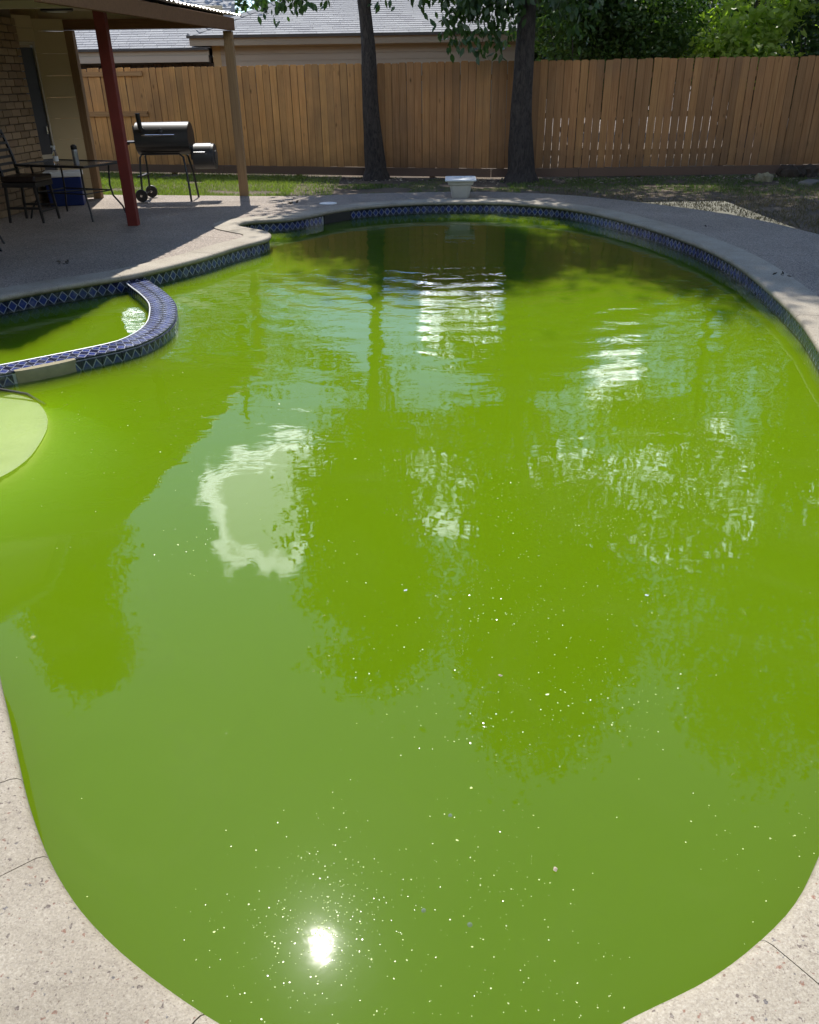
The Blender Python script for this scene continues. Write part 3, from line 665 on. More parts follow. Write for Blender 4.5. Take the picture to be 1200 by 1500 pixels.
def shingles(parent, xa, xb, vmax, origin, pit, lim):
    cnt = 0; stuff = MB(); r_ = 0; v = 0
    while v < vmax-.05:
        x = xa(v)+rnd.random()*.1
        while x < xb(v)-.1:
            j = rnd.choice((0, 0, 1, 2)); loc = Vector((x, origin[1]+v*math.cos(pit), origin[2]+v*math.sin(pit)))
            if cnt < lim and v < 1.35:
                ob('shingle', smesh[j], parent, loc, (pit+rnd.uniform(0, .012), 0, 0)); cnt += 1
            else:
                mt = Matrix.Translation(loc) @ Matrix.Rotation(pit+.004, 4, 'X'); sm = smesh[j]
                stuff.add([mt @ vv.co for vv in sm.vertices], [tuple(p_.vertices) for p_ in sm.polygons])
            x += swid[j]+.006
        v += EXP
    if stuff.V: part('upper_shingles', stuff, 'shingle', parent, kind='stuff')
shingles(house, xl, xr, vr, E0, PIT, 230)
gar = thing('neighbour_garage', 'lower neighbour outbuilding seen under the patio cover with grey shingles and wide fascia', 'building')
PG = R(24); EG = (-11, 21.0, 2.27)
part('roof', MB().add([(-11, 21, 2.265), (-4.3, 21, 2.265), (-4.3, 21+4*math.cos(PG), 2.265+4*math.sin(PG)), (-11, 21+4*math.cos(PG), 2.265+4*math.sin(PG)), (-11, 24.8, 2.2), (-4.3, 24.8, 2.2)], [(0, 1, 2, 3), (1, 5, 2), (0, 3, 4), (3, 2, 5, 4)]), 'shingle', gar)
shingles(gar, lambda v: -10.6, lambda v: -4.3, 2.6, EG, PG, 190)
part('gutter', MB().box(-11, -4.32, 20.93, 21.02, 2.225, 2.262), 'gutter', gar)
part('fascia', MB().box(-11, -4.33, 20.99, 21.05, 2.13, 2.223), 'fascia', gar)
part('trim_board', MB().box(-11, -4.34, 20.96, 21.04, 2.0, 2.127), 'siding_far', gar)
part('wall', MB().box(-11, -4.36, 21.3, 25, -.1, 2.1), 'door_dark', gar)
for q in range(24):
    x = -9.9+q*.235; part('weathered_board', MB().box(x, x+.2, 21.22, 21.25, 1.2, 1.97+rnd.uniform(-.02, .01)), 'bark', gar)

# ------------------------------------------------------------------ own house wall and door
hw = thing('house_wall', 'tan brick house wall with dark door and siding panel under the patio cover', 'house')
wa, wb_ = Vector((-5.70, 10.0, 0)), Vector((-5.42, 13.35, 0)); wd_ = (wb_-wa).normalized(); wn_ = Vector((wd_.y, -wd_.x, 0)); ang = math.atan2(wd_.y, wd_.x); WL = (wb_-wa).length
mtw = Matrix.Translation(wa) @ Matrix.Rotation(ang, 4, 'Z')
part('wall_core', MB().box(-9, WL-.02, .02, .3, -.1, 2.95, mtw), 'mortar_brick', hw)
bl, bh = .245, .082
bmesh_ = MB().box(-bl/2+.005, bl/2-.005, -.035, .035, -bh/2+.0, bh/2).me('brick', 'brick', bevel=.003)
short = MB().box(-.055, .055, -.035, .035, -bh/2, bh/2).me('brick', 'brick', bevel=.003)
for r_ in range(26):
    z = .048+r_*.094; x = WL-.125 if r_ % 2 == 0 else WL-.06-.125-.06-.003
    if r_ % 2: ob('brick', short, hw, mtw @ Vector((WL-.06, .02+rnd.uniform(-.002, .002), z)), (0, 0, ang))
    while x > WL-2.6:
        ob('brick', bmesh_, hw, mtw @ Vector((x, .02+rnd.uniform(-.003, .003), z+rnd.uniform(-.001, .001))), (0, 0, ang+rnd.uniform(-.004, .004))); x -= bl+.004
# door between brick and siding
da = Vector((-5.43, 13.40, 0)); db = Vector((-5.30, 13.62, 0)); dd_ = (db-da); al = math.atan2(dd_.y, dd_.x); mtd = Matrix.Translation(da) @ Matrix.Rotation(al, 4, 'Z'); dl = dd_.length
dr = part('door', MB().box(0, dl-.03, .03, .07, .02, 2.09, mtd), 'door_dark', hw); part('door_rail', MB().box(0, dl-.03, .02, .05, .62, .68, mtd), 'tan_frame', dr); part('handle', MB().tube([mtd @ Vector((dl*.7, .0, .96)), mtd @ Vector((dl*.7, 0, 1.06))], .012), 'chrome', dr)
part('door_frame', MB().box(dl-.03, dl, .0, .08, 0, 2.12, mtd).box(0, dl, .0, .08, 2.12, 2.16, mtd), 'tan_frame', hw)
# siding panel
sa, sb = Vector((-5.30, 13.63, 0)), Vector((-4.93, 13.86, 0)); sdv = sb-sa; sl_ = sdv.length; mts = Matrix.Translation(sa) @ Matrix.Rotation(math.atan2(sdv.y, sdv.x), 4, 'Z')
for q in range(9):
    z0 = .02+q*.285; z1 = min(z0+.281, 2.45); part('siding_board', MB().add([mts @ Vector(v) for v in [(0, .0, z0), (sl_, .0, z0), (sl_, .012, z1), (0, .012, z1), (0, .05, z0), (sl_, .05, z0), (sl_, .05, z1), (0, .05, z1)]], [(0, 1, 2, 3), (7, 6, 5, 4), (0, 4, 5, 1), (3, 2, 6, 7), (0, 3, 7, 4), (1, 5, 6, 2)]), 'siding', hw)
mtu = Matrix.Translation(Vector((-5.50, 13.30, 0))) @ Matrix.Rotation(math.atan2(.33, .20), 4, 'Z')
for q in range(2):
    part('siding_board', MB().box(0, .39, -.012+q*.003, .03, 2.17+q*.16, 2.325+q*.16, mtu), 'siding', hw)
part('back_wall', MB().box(-9.5, -5.32, 13.9, 14.1, -.1, 2.9), 'siding', hw)

# gable over the brick wall
def gz(y): return 5.05-.36*abs(y-10.7)
part('gable_wall', MB().add([(-5.75, 3.5, 2.4), (-5.72, 13.9, 2.4), (-5.72, 13.9, gz(13.9)-.06), (-5.72, 10.7, gz(10.7)-.06), (-5.75, 3.9, gz(3.9)-.06), (-5.75, 3.5, 2.42)], [(0, 1, 2, 3, 4, 5)]), 'siding', hw)
for ya, yb in ((3.2, 10.7), (10.7, 14.6)):
    part('gable_roof', MB().add([(-5.55, ya, gz(ya)), (-5.55, yb, gz(yb)), (-15, yb, gz(yb)), (-15, ya, gz(ya)), (-5.55, ya, gz(ya)-.1), (-5.55, yb, gz(yb)-.1), (-15, yb, gz(yb)-.1), (-15, ya, gz(ya)-.1)], [(0, 1, 2, 3), (7, 6, 5, 4), (0, 4, 5, 1), (1, 5, 6, 2), (2, 6, 7, 3), (3, 7, 4, 0)]), 'shingle', hw)

# ------------------------------------------------------------------ patio cover
pc = thing('patio_cover', 'corrugated metal patio cover on wooden posts and one red post beside the house', 'patio cover')
def xe(y): return -2.47+(y-14.3)*.128 if y > 8.2 else -3.25+(y-8.2)*.26
def roofz(x, y): return 2.50+(xe(y)-x)*.075
y = 7.95; P_ = .076; pan = 0
while y < 14.45:
    y1 = min(y+.66, 14.48); mb = MB(); ys = np.arange(y, y1+.02, P_/6); jit = rnd.uniform(-.03, .03)
    for q, yy in enumerate(ys):
        h_ = .011*math.sin(2*math.pi*yy/P_)+(.003 if pan % 2 else 0)
        x0 = xe(yy)+jit+.012*math.sin(yy*37)
        for x in (x0, x0-.8, -6.1): mb.V.append(Vector((x, yy, roofz(x, yy)+h_)))
    for q in range(len(ys)-1):
        for r_ in range(2): mb.F.append((q*3+r_, q*3+r_+1, (q+1)*3+r_+1, (q+1)*3+r_))
    part('roof_sheet', mb, 'galvanised', pc, True); y += .655; pan += 1
for q in range(8):
    yy = 8.75+q*.73
    part('rafter', MB().add([Vector(v) for v in [(xe(yy)-.15, yy-.02, roofz(xe(yy), yy)-.10), (xe(yy)-.15, yy+.02, roofz(xe(yy), yy)-.10), (-6, yy+.02, roofz(-6, yy)-.10), (-6, yy-.02, roofz(-6, yy)-.10), (xe(yy)-.15, yy-.02, roofz(xe(yy), yy)-.02), (xe(yy)-.15, yy+.02, roofz(xe(yy), yy)-.02), (-6, yy+.02, roofz(-6, yy)-.02), (-6, yy-.02, roofz(-6, yy)-.02)]], [(0, 1, 2, 3), (7, 6, 5, 4), (0, 4, 5, 1), (3, 2, 6, 7), (0, 3, 7, 4), (1, 5, 6, 2)]), 'ceiling', pc)
part('ceiling_panel', MB().add([(xe(14.2)-.14, 14.2, 2.455), (xe(8.5)-.14, 8.55, 2.455), (-6, 8.55, 2.62), (-6, 14.2, 2.62)], [(0, 1, 2, 3)]), 'ceiling', pc)
def hbeam(name, a, b, wd, z0, z1, mat):
    a = Vector((*a, 0)); b = Vector((*b, 0)); d = b-a; mt = Matrix.Translation(a) @ Matrix.Rotation(math.atan2(d.y, d.x), 4, 'Z')
    return part(name, MB().box(0, d.length, -wd/2, wd/2, z0, z1, mt), mat, pc, bevel=.004)
hbeam('edge_beam', (-2.50, 14.02), (-3.245, 8.6), .07, 2.28, 2.44, 'beam'); hbeam('near_beam', (-5.9, 8.66), (-3.30, 8.66), .04, 2.30, 2.44, 'beam')
hbeam('end_beam', (-5.6, 13.95), (-2.56, 13.95), .04, 2.315, 2.445, 'beam')
hbeam('end_fascia', (-5.8, 14.02), (-2.62, 14.02), .02, 2.40, 2.60, 'ceiling')
hbeam('cross_beam', (-5.75, 11.1), (-3.02, 11.1), .09, 2.40, 2.50, 'ceiling')
part('post', MB().box(-2.635, -2.505, 13.93, 14.05, 0, 2.276), 'post', pc, bevel=.006)
part('post', MB().box(-4.945, -4.82, 13.87, 13.99, 0, 2.31), 'post', pc, bevel=.006)
part('red_post', MB().box(-3.565, -3.435, 11.04, 11.16, 0, 2.398), 'red_paint', pc, bevel=.006)['label'] = 'post painted dark red'
lamp = thing('ceiling_light', 'flat black disc light hanging under the patio ceiling near the siding', 'light', (-4.31, 12.0, 2.43))
part('rim', MB().lathe([(.17, -.01), (.195, .0), (.195, .04), (.12, .05), (.05, .075)], 24), 'black_metal', lamp, True); part('diffuser', MB().lathe([(.05, -.014), (.12, -.012), (.13, -.008)], 24), 'lamp_glass', lamp, True)

# ------------------------------------------------------------------ offset smoker grill
g = thing('smoker_grill', 'black barrel smoker grill with side firebox and wheels on the sunny patio edge', 'grill', (-3.62, 13.62, 0))
def barrel(r_, l, x0, zc, y0=0, a0=0, a1=360, seg=28, ends=True, rs=1.):
    mb = MB(); n_ = seg; V = []
    full = (a1-a0) >= 360
    ks = n_ if full else n_+1
    for xx in (x0, x0+l):
        for k in range(ks):
            a = R(a0+(a1-a0)*k/n_); V.append((xx, y0+r_*math.cos(a), zc+r_*rs*math.sin(a)))
    Fc = [(k, (k+1) % ks, ks+(k+1) % ks, ks+k) for k in range(ks if full else ks-1)]
    Fc += [tuple(range(ks))[::-1], tuple(range(ks, 2*ks))]
    return mb.add(V, Fc)
part('barrel', barrel(.222, .80, -.40, .865), 'black_metal', g, True)
ld = part('lid', barrel(.228, .79, -.395, .868, a0=12, a1=205), 'lid_paint', g, True)
part('handle', MB().tube([(-.27, -.27, .93), (.22, -.27, .93)], .011).tube([(-.25, -.27, .93), (-.25, -.22, .93)], .006).tube([(.20, -.27, .93), (.20, -.22, .93)], .006), 'chrome', ld, True)
part('thermometer', MB().lathe([(.035, 0), (.035, .012), (.03, .016)], 16, (0, -.205, .985), Matrix.Rotation(R(62), 3, 'X')), 'firebox_metal', ld, True)
part('chimney', MB().tube([(-.27, -.10, 1.0), (-.27, -.22, 1.0), (-.275, -.25, 1.04), (-.285, -.25, 1.22)], .033, 14).lathe([(.037, 0), (.037, .012)], 14, (-.285, -.25, 1.215)), 'black_metal', g, True)
fb = part('firebox', barrel(.178, .31, .425, .612, .0), 'firebox_metal', g, True)
part('lid', barrel(.184, .24, .455, .615, a0=8, a1=205), 'lid_paint', fb, True); part('handle', MB().tube([(.46, -.215, .685), (.63, -.215, .685)], .009).tube([(.48, -.215, .685), (.48, -.17, .685)], .005).tube([(.61, -.215, .685), (.61, -.17, .685)], .005), 'chrome', fb, True)
part('vent_door', MB().lathe([(.10, 0), (.10, .012), (.02, .02)], 18, (.737, 0, .60), ROT_X), 'firebox_metal', fb, True)
part('neck', MB().box(.39, .43, -.12, .12, .58, .76), 'black_metal', g)
part('side_shelf', MB().box(-.60, -.41, -.16, .16, .82, .84).box(-.60, -.59, -.16, .16, .78, .82), 'black_metal', g)
part('end_crank', MB().tube([(-.41, -.02, .93), (-.45, -.02, .96), (-.45, -.02, 1.05)], .012), 'chrome', g)
for yy in (-.17, .17):
    part('leg', MB().tube([(-.40, yy*1.25, .14), (-.385, yy*1.1, .45), (-.375, yy*.85, .62), (-.34, yy*.8, .665), (.22, yy*.8, .665), (.28, yy*.85, .62), (.32, yy*1.2, .36), (.345, yy*1.5, .0)], .016, 8), 'black_metal', g, True)
part('axle', MB().tube([(-.40, -.27, .10), (-.40, .29, .10)], .009).box(-.43, -.37, -.26, .26, .35, .37), 'black_metal', g)
for yy in (-.27, .29):
    wh = part('wheel', MB().lathe([(.05, -.018), (.088, -.018), (.092, -.01), (.092, .01), (.088, .018), (.05, .018)], 22, (-.40, yy, .093), Matrix.Rotation(R(90), 3, 'X')), 'dark_frame', g, True)
    part('hub', MB().lathe([(.018, -.028), (.018, .028)], 12, (-.40, yy, .093), Matrix.Rotation(R(90), 3, 'X')), 'chrome', wh, True)

# ------------------------------------------------------------------ table, chairs, cooler, bottles
t = thing('patio_table', 'square patio table with dark glass top and bent metal legs by the brick wall', 'table', (-4.50, 11.95, 0), math.atan2(-.38, .92))
part('tabletop', MB().box(-.58, .58, -.38, .38, .672, .682), 'glass_top', t); part('rim', MB().tube([(-.58, -.38, .676), (.58, -.38, .676), (.58, .38, .676), (-.58, .38, .676), (-.58, -.38, .676)], .016, 8), 'dark_frame', t)
for sx in (-1, 1):
    for sy_ in (-1, 1):
        part('leg', MB().tube([(sx*.42, sy_*.27, .67), (sx*.40, sy_*.25, .40), (sx*.42, sy_*.26, .26), (sx*.50, sy_*.32, .12), (sx*.53, sy_*.345, 0)], .012, 8), 'dark_frame', t, True)
part('stretcher', MB().tube([(-.41, -.26, .33), (.41, -.26, .33), (.41, .26, .33), (-.41, .26, .33), (-.41, -.26, .33)], .009, 6).tube([(-.2, -.26, .33), (0, .1, .33), (.2, .26, .33)], .008, 6), 'dark_frame', t)
cup = thing('travel_tumbler', 'steel tumbler with black lid standing on the patio table', 'tumbler', (-4.33, 11.75, .682))
part('body', MB().lathe([(.033, 0), (.036, .01), (.038, .17), (.036, .18)], 18), 'steel_cup', cup, True); part('lid', MB().lathe([(.037, .18), (.04, .185), (.038, .225), (.018, .24)], 18), 'dark_frame', cup, True)
bt = thing('spray_bottle', 'clear plastic bottle with a pale nozzle standing on the patio table', 'bottle', (-4.66, 11.92, .682))
part('body', MB().lathe([(.030, 0), (.034, .01), (.034, .11), (.022, .15), (.012, .17)], 16), 'clear_plastic', bt, True); part('label_band', MB().lathe([(.0345, .03), (.0345, .09)], 16), 'white_plastic', bt, True)
part('nozzle', MB().lathe([(.014, .17), (.016, .20), (.010, .21)], 12).box(-.035, .02, -.008, .008, .20, .22), 'white_plastic', bt)
cl = thing('ice_chest', 'blue ice chest with white lid on the patio behind the table', 'cooler', (-5.10, 13.20, 0), R(14))
part('body', MB().add([(-.24, -.15, 0), (.24, -.15, 0), (.24, .15, 0), (-.24, .15, 0), (-.26, -.17, .40), (.26, -.17, .40), (.26, .17, .40), (-.26, .17, .40)], [(3, 2, 1, 0), (4, 5, 6, 7), (0, 1, 5, 4), (1, 2, 6, 5), (2, 3, 7, 6), (3, 0, 4, 7)]), 'blue_plastic', cl, bevel=.012)
part('lid', MB().box(-.27, .27, -.18, .18, .402, .475), 'white_plastic', cl, bevel=.014); part('handle', MB().tube([(-.275, -.10, .28), (-.30, -.08, .30), (-.30, .08, .30), (-.275, .10, .28)], .01), 'white_plastic', cl)
ch = thing('counter_stool', 'dark slat-backed wooden chair with padded seat beside the brick wall', 'chair', (-4.98, 11.62, 0), R(-8))
part('seat', MB().box(-.24, .24, -.22, .22, .50, .575), 'leather', ch, bevel=.02)
part('seat_frame', MB().box(-.235, .235, -.215, .215, .44, .498), 'dark_frame', ch)
for sy_ in (-1, 1):
    part('leg', MB().tube([(.20, sy_*.19, .45), (.235, sy_*.205, 0)], [.022, .017], 4), 'dark_frame', ch)
    part('leg', MB().tube([(-.20, sy_*.19, .5), (-.24, sy_*.20, 0)], [.022, .017], 4), 'dark_frame', ch)
    part('back_post', MB().tube([(-.20, sy_*.19, .48), (-.25, sy_*.19, .8), (-.33, sy_*.19, 1.09)], [.024, .022, .016], 4), 'dark_frame', ch)
    part('stretcher', MB().box(-.21, .21, sy_*.20-.01, sy_*.20+.01, .17, .20), 'dark_frame', ch)
part('stretcher', MB().box(.205, .225, -.2, .2, .13, .16), 'dark_frame', ch)
for q in range(6):
    z = .63+q*.08; x = -.225-(z-.6)*.17; part('back_slat', MB().box(x-.008, x+.008, -.175, .175, z-.016, z+.016), 'dark_frame', ch)
part('top_rail', MB().box(-.34, -.315, -.20, .20, 1.06, 1.11), 'dark_frame', ch, bevel=.006)
ch2 = thing('sling_chair', 'black tube-framed patio chair mostly cut off at the left edge of the deck', 'chair', (-4.86, 9.52, 0), R(20))
for sy_ in (-1, 1): part('leg', MB().tube([(-.25, sy_*.26, 0), (-.22, sy_*.26, .12), (-.1, sy_*.26, .17), (.18, sy_*.26, .17), (.27, sy_*.26, .14), (.32, sy_*.26, 0)], .013, 8), 'dark_frame', ch2, True)
part('seat', MB().box(-.25, .25, -.25, .25, .39, .41), 'leather', ch2); part('backrest', MB().add([(-.25, -.25, .41), (-.25, .25, .41), (-.42, .25, .95), (-.42, -.25, .95), (-.27, -.25, .41), (-.27, .25, .41), (-.44, .25, .95), (-.44, -.25, .95)], [(0, 1, 2, 3), (7, 6, 5, 4), (0, 4, 5, 1), (3, 2, 6, 7), (0, 3, 7, 4), (1, 5, 6, 2)]), 'leather', ch2)
for sy_ in (-1, 1): part('armrest', MB().tube([(-.15, sy_*.26, .17), (-.15, sy_*.27, .60), (-.3, sy_*.27, .64), (.22, sy_*.27, .62)], .013, 8), 'dark_frame', ch2, True)

# ------------------------------------------------------------------ diving pedestal
pd = thing('diving_pedestal', 'pale fibreglass diving pedestal without a board on the far pool deck', 'pedestal', (.855, 13.42, 0), R(-3))
def sqring(hx, hy, z, rr, n=5):
    V = []
    for cx_, cy_, a0 in ((1, 1, 0), (-1, 1, 90), (-1, -1, 180), (1, -1, 270)):
        for k in range(n): a = R(a0+90*k/(n-1)); V.append((cx_*(hx-rr)+rr*math.cos(a), cy_*(hy-rr)+rr*math.sin(a), z))
    return V
def sqloft(rows):
    mb = MB(); n_ = 20
    for r_ in rows: mb.V += [Vector(v) for v in sqring(*r_)]
    m_ = len(rows); mb.F = [(i*n_+k, i*n_+(k+1) % n_, (i+1)*n_+(k+1) % n_, (i+1)*n_+k) for i in range(m_-1) for k in range(n_)]+[tuple(range(n_))[::-1], tuple((m_-1)*n_+k for k in range(n_))]; return mb
part('base', sqloft([(.125, .14, 0, .06), (.135, .15, .02, .06), (.165, .19, .19, .05)]), 'fibreglass', pd, True)
part('collar', sqloft([(.178, .20, .19, .02), (.190, .215, .20, .02), (.198, .225, .245, .02)]), 'fibreglass', pd, True)
part('top_plate', sqloft([(.20, .23, .246, .015), (.232, .265, .25, .015), (.236, .27, .262, .015), (.232, .265, .272, .015), (.21, .24, .276, .015), (.205, .235, .270, .015)]), 'white_plastic', pd, True)

# ------------------------------------------------------------------ vegetation
def leaf_quads(P0, size, droop=.3, aspect=.5, bend=True):
    n_ = len(P0); d = rng.normal(size=(n_, 3)); d[:, 2] = d[:, 2]*.7-droop; d /= np.linalg.norm(d, axis=1)[:, None]
    q = rng.normal(size=(n_, 3)); q -= (q*d).sum(1)[:, None]*d; q /= np.linalg.norm(q, axis=1)[:, None]; nn_ = np.cross(d, q)
    L_ = (size*rng.uniform(.6, 1.3, n_))[:, None]; W_ = L_*aspect*.5
    V = np.stack([P0, P0+d*L_*.45+q*W_+nn_*L_*.06, P0+d*L_, P0+d*L_*.45-q*W_+nn_*L_*.06], 1)
    return V.reshape(-1, 3)
def crown_pts(ells, n_clump, per, cr, shell=.55, holes=.15, seed=0):
    r2 = np.random.default_rng(seed); vol = np.array([e[1][0]*e[1][1]*e[1][2] for e in ells]); out = []
    for e, v in zip(ells, vol/vol.sum()):
        k = max(3, int(n_clump*v)); d = r2.normal(size=(k, 3)); d /= np.linalg.norm(d, axis=1)[:, None]; rr = (shell+(1-shell)*r2.random(k))[:, None]
        c_ = np.array(e[0])+d*rr*np.array(e[1])*r2.uniform(.85, 1.12, (k, 1))
        keep = np.array([mnoise.noise(Vector(x*.55)+Vector((seed, 0, 0))) > -holes*1.2 for x in c_]) if holes else np.ones(k, bool)
        out.append(c_[keep])
    c_ = np.vstack(out); k = len(c_); pp = np.repeat(c_, per, 0)+r2.normal(size=(k*per, 3))*np.repeat(r2.uniform(.6, 1.3, k), per)[:, None]*cr*np.array([1, 1, .55])
    return pp, c_
def tree(name, label, cat, base, top, r0, ells, n_clump, per, cr, size, mat, group=None, lean=(0, 0), holes=.15, limbs=9, seed=0, droop=.3, aspect=.5, shell=.5, path=None, tr_mat='bark'):
    t_ = thing(name, label, cat, (base[0], base[1], 0), group=group); b = Vector((base[0], base[1], 0))
    if path is None: path = [(lean[0]*(q/8)+.10*math.sin(q*1.1+seed), lean[1]*(q/8)+.05*math.cos(q*.9+seed)-.05, top*q/8) for q in range(9)]
    path = [Vector(p) for p in path]; np_ = len(path); off0 = Vector((path[0].x, path[0].y, 0)); path = [p-off0 for p in path]
    rr = [r0*(1.35 if q == 0 else 1)*(1-.75*q/(np_-1)) for q in range(np_)]
    fine = [path[0]+Vector((0, 0, -.08)), path[0]+Vector((0, 0, .12))]+path[1:]; rf = [r0*1.75, r0*1.22]+[r0*(1-.72*q/(np_-1)) for q in range(1, np_)]
    # refine
    P2, R2 = [], []
    for i in range(len(fine)-1):
        for k in range(6): P2.append(fine[i].lerp(fine[i+1], k/6)); R2.append(rf[i]+(rf[i+1]-rf[i])*k/6)
    P2.append(fine[-1]); R2.append(rf[-1])
    part('trunk', MB().tube(P2, R2, 14, wob=.22), tr_mat, t_, True)
    pp, cc_ = crown_pts(ells, n_clump, per, cr, shell, holes, seed)
    r3 = random.Random(seed+5)
    for q in range(limbs):
        s_ = r3.uniform(.35, .95); i = min(int(s_*(np_-1)), np_-2); p = path[i].lerp(path[i+1], s_*(np_-1)-i); tgt = Vector(cc_[r3.randrange(len(cc_))])-b
        mid = p.lerp(tgt, .5)+Vector((0, 0, -.12*(tgt-p).length)); part('limb', MB().tube([p, p.lerp(mid, .5), mid, mid.lerp(tgt, .5), tgt], [r0*.36, r0*.28, r0*.2, r0*.13, .012], 7, wob=.15), tr_mat, t_, True)
    pp = pp-np.array([base[0], base[1], 0])
    o = ob('crown', mesh_np('crown', leaf_quads(pp, size, droop, aspect), 4, mat), t_, kind='stuff'); return t_
# two yard trees before the fence
T1 = tree('shade_tree', 'slim dark-barked tree before the middle of the fence, left of the pedestal', 'tree', (-.55, 16.55), 10.5, .165,
     [((-.9, 16.7, 9.4), (1.7, 1.8, 2.7)), ((-.65, 16.6, 8.2), (1.15, 1.8, 2.4)), ((-1.0, 16.3, 6.6), (1.6, 1.6, 1.3)), ((-.55, 16.3, 6.0), (1.0, 1.5, 1.3)), ((-.9, 18.2, 6.5), (1.4, 1.6, 1.8))], 700, 50, .33, .19, 'leaf_mid', 'shade trees in front of the fence', holes=.12, seed=3,
     path=[(0, 0, 0), (-.02, 0, .8), (-.05, 0, 1.5), (-.06, 0, 2.1), (-.09, 0, 2.6), (-.18, .02, 3.6), (-.2, .05, 5), (-.1, .1, 7), (-.2, 0, 10)])
T2 = tree('shade_tree', 'thicker dark tree with low hanging leaves just right of the diving pedestal', 'tree', (2.08, 15.85), 11.5, .195,
     [((3.0, 15.8, 10.1), (2.0, 2.2, 3.3)), ((2.1, 15.7, 8.0), (1.25, 1.8, 2.2)), ((4.1, 15.3, 8.6), (1.3, 1.9, 1.6)), ((2.5, 15.2, 6.3), (1.5, 1.6, 1.1)), ((4.0, 15.2, 6.9), (1.3, 1.5, .8)), ((2.4, 17.8, 6.3), (1.9, 1.6, 1.6)), ((4.3, 17.6, 7.6), (1.3, 1.5, 1.4)), ((1.5, 17.4, 5.4), (1.0, 1.2, .9))], 1050, 50, .36, .19, 'leaf_mid', 'shade trees in front of the fence', holes=.12, seed=8,
     path=[(0, 0, 0), (-.02, 0, .9), (-.03, 0, 1.8), (-.02, 0, 2.7), (.1, 0, 4), (.3, 0, 5.5), (.5, 0, 7), (.9, 0, 9), (1.1, 0, 11)])
# low hanging leafy sprays on those trees (real ovate leaves)
def spray(parent, base, start, tips, nleaf, size, mat='leaf_dark'):
    b = Vector((base[0], base[1], 0)); tw = MB(); P_ = []
    for tp in tips:
        a = Vector(start); c_ = Vector(tp); mid = a.lerp(c_, .5)+Vector((0, 0, .25)); pts = [a.lerp(mid, t_).lerp(mid.lerp(c_, t_), t_) for t_ in [i/7 for i in range(8)]]
        tw.tube([p-b for p in pts], [.012-.0012*i for i in range(8)], 5)
        for _ in range(nleaf):
            u = rnd.random()**.6; p = a.lerp(mid, u).lerp(mid.lerp(c_, u), u); P_.append(p-b+Vector((rnd.gauss(0, .10), rnd.gauss(0, .12), rnd.gauss(-.03, .07))))
    part('twigs', tw, 'bark', parent)
    P0 = np.array([tuple(p) for p in P_]); n_ = len(P0); d = rng.normal(size=(n_, 3))*.5; d[:, 2] -= 1.; d /= np.linalg.norm(d, axis=1)[:, None]
    q = np.tile([1., .2, 0], (n_, 1))+rng.normal(size=(n_, 3))*.6; q -= (q*d).sum(1)[:, None]*d; q /= np.linalg.norm(q, axis=1)[:, None]; nn_ = np.cross(d, q)
    L_ = (size*rng.uniform(.65, 1.2, n_))[:, None]; W_ = L_*.24
    V = np.stack([P0, P0+d*L_*.25+q*W_*.85+nn_*L_*.04, P0+d*L_*.55+q*W_+nn_*L_*.05, P0+d*L_, P0+d*L_*.55-q*W_+nn_*L_*.05, P0+d*L_*.25-q*W_*.85+nn_*L_*.04], 1).reshape(-1, 3)
    ob('hanging_leaves', mesh_np('hanging_leaves', V, 6, mat), parent, kind='stuff')
spray(T2, (2.08, 15.85), (2.0, 15.8, 3.6), [(.65, 15.5, 2.35), (.75, 15.4, 2.1), (1.0, 15.5, 2.2), (1.25, 15.45, 1.98), (1.45, 15.5, 2.25), (.95, 15.3, 2.6), (1.55, 15.6, 2.0), (1.2, 15.4, 2.5), (.6, 15.7, 2.7), (1.75, 15.6, 2.3), (.8, 15.4, 2.45), (1.1, 15.3, 2.75), (1.4, 15.4, 2.6), (1.6, 15.3, 2.8), (.35, 15.6, 2.75), (1.85, 15.4, 2.7)], 85, .145)
spray(T2, (2.08, 15.85), (2.2, 15.8, 3.9), [(2.7, 15.4, 2.5), (3.0, 15.3, 2.65), (2.5, 15.3, 2.75), (3.2, 15.5, 2.9), (2.4, 15.2, 3.0), (3.6, 15.4, 2.8), (2.55, 15.4, 2.45), (2.9, 15.5, 2.2)], 90, .14)
spray(T1, (-.55, 16.55), (-.75, 16.4, 4.0), [(-2.0, 16.0, 2.72), (-2.3, 16.0, 2.75), (-1.7, 15.9, 2.68), (-2.55, 16.1, 2.85), (-1.4, 16.0, 2.78), (-2.15, 15.9, 2.55), (-2.4, 15.9, 2.7), (-1.9, 16.1, 2.8)], 55, .15)
spray(T1, (-.55, 16.55), (-.7, 16.4, 4.2), [(-.1, 16.0, 2.76), (.25, 15.9, 2.8), (-.35, 15.9, 2.75), (.55, 16, 2.78)], 34, .14)
# trees and bushes beyond the fence
TG = 'trees and bushes beyond the fence'
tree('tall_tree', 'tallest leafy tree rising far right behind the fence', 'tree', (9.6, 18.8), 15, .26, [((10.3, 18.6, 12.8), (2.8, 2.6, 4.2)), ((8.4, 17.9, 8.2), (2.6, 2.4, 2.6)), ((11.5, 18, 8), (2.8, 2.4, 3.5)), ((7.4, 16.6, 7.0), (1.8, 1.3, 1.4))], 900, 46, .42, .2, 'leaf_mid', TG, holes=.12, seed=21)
tree('leafy_tree', 'bright sunlit yellow-green leaves of a tree above the fence at right', 'tree', (6.9, 18.6), 6.5, .15, [((6.7, 18.2, 3.2), (1.5, 1.1, 1.1)), ((7.2, 18.6, 5.2), (2.0, 1.4, 1.7)), ((5.9, 18.9, 5.8), (1.5, 1.3, 1.5))], 380, 40, .30, .17, 'leaf_bright', TG, holes=.15, seed=31, limbs=6)
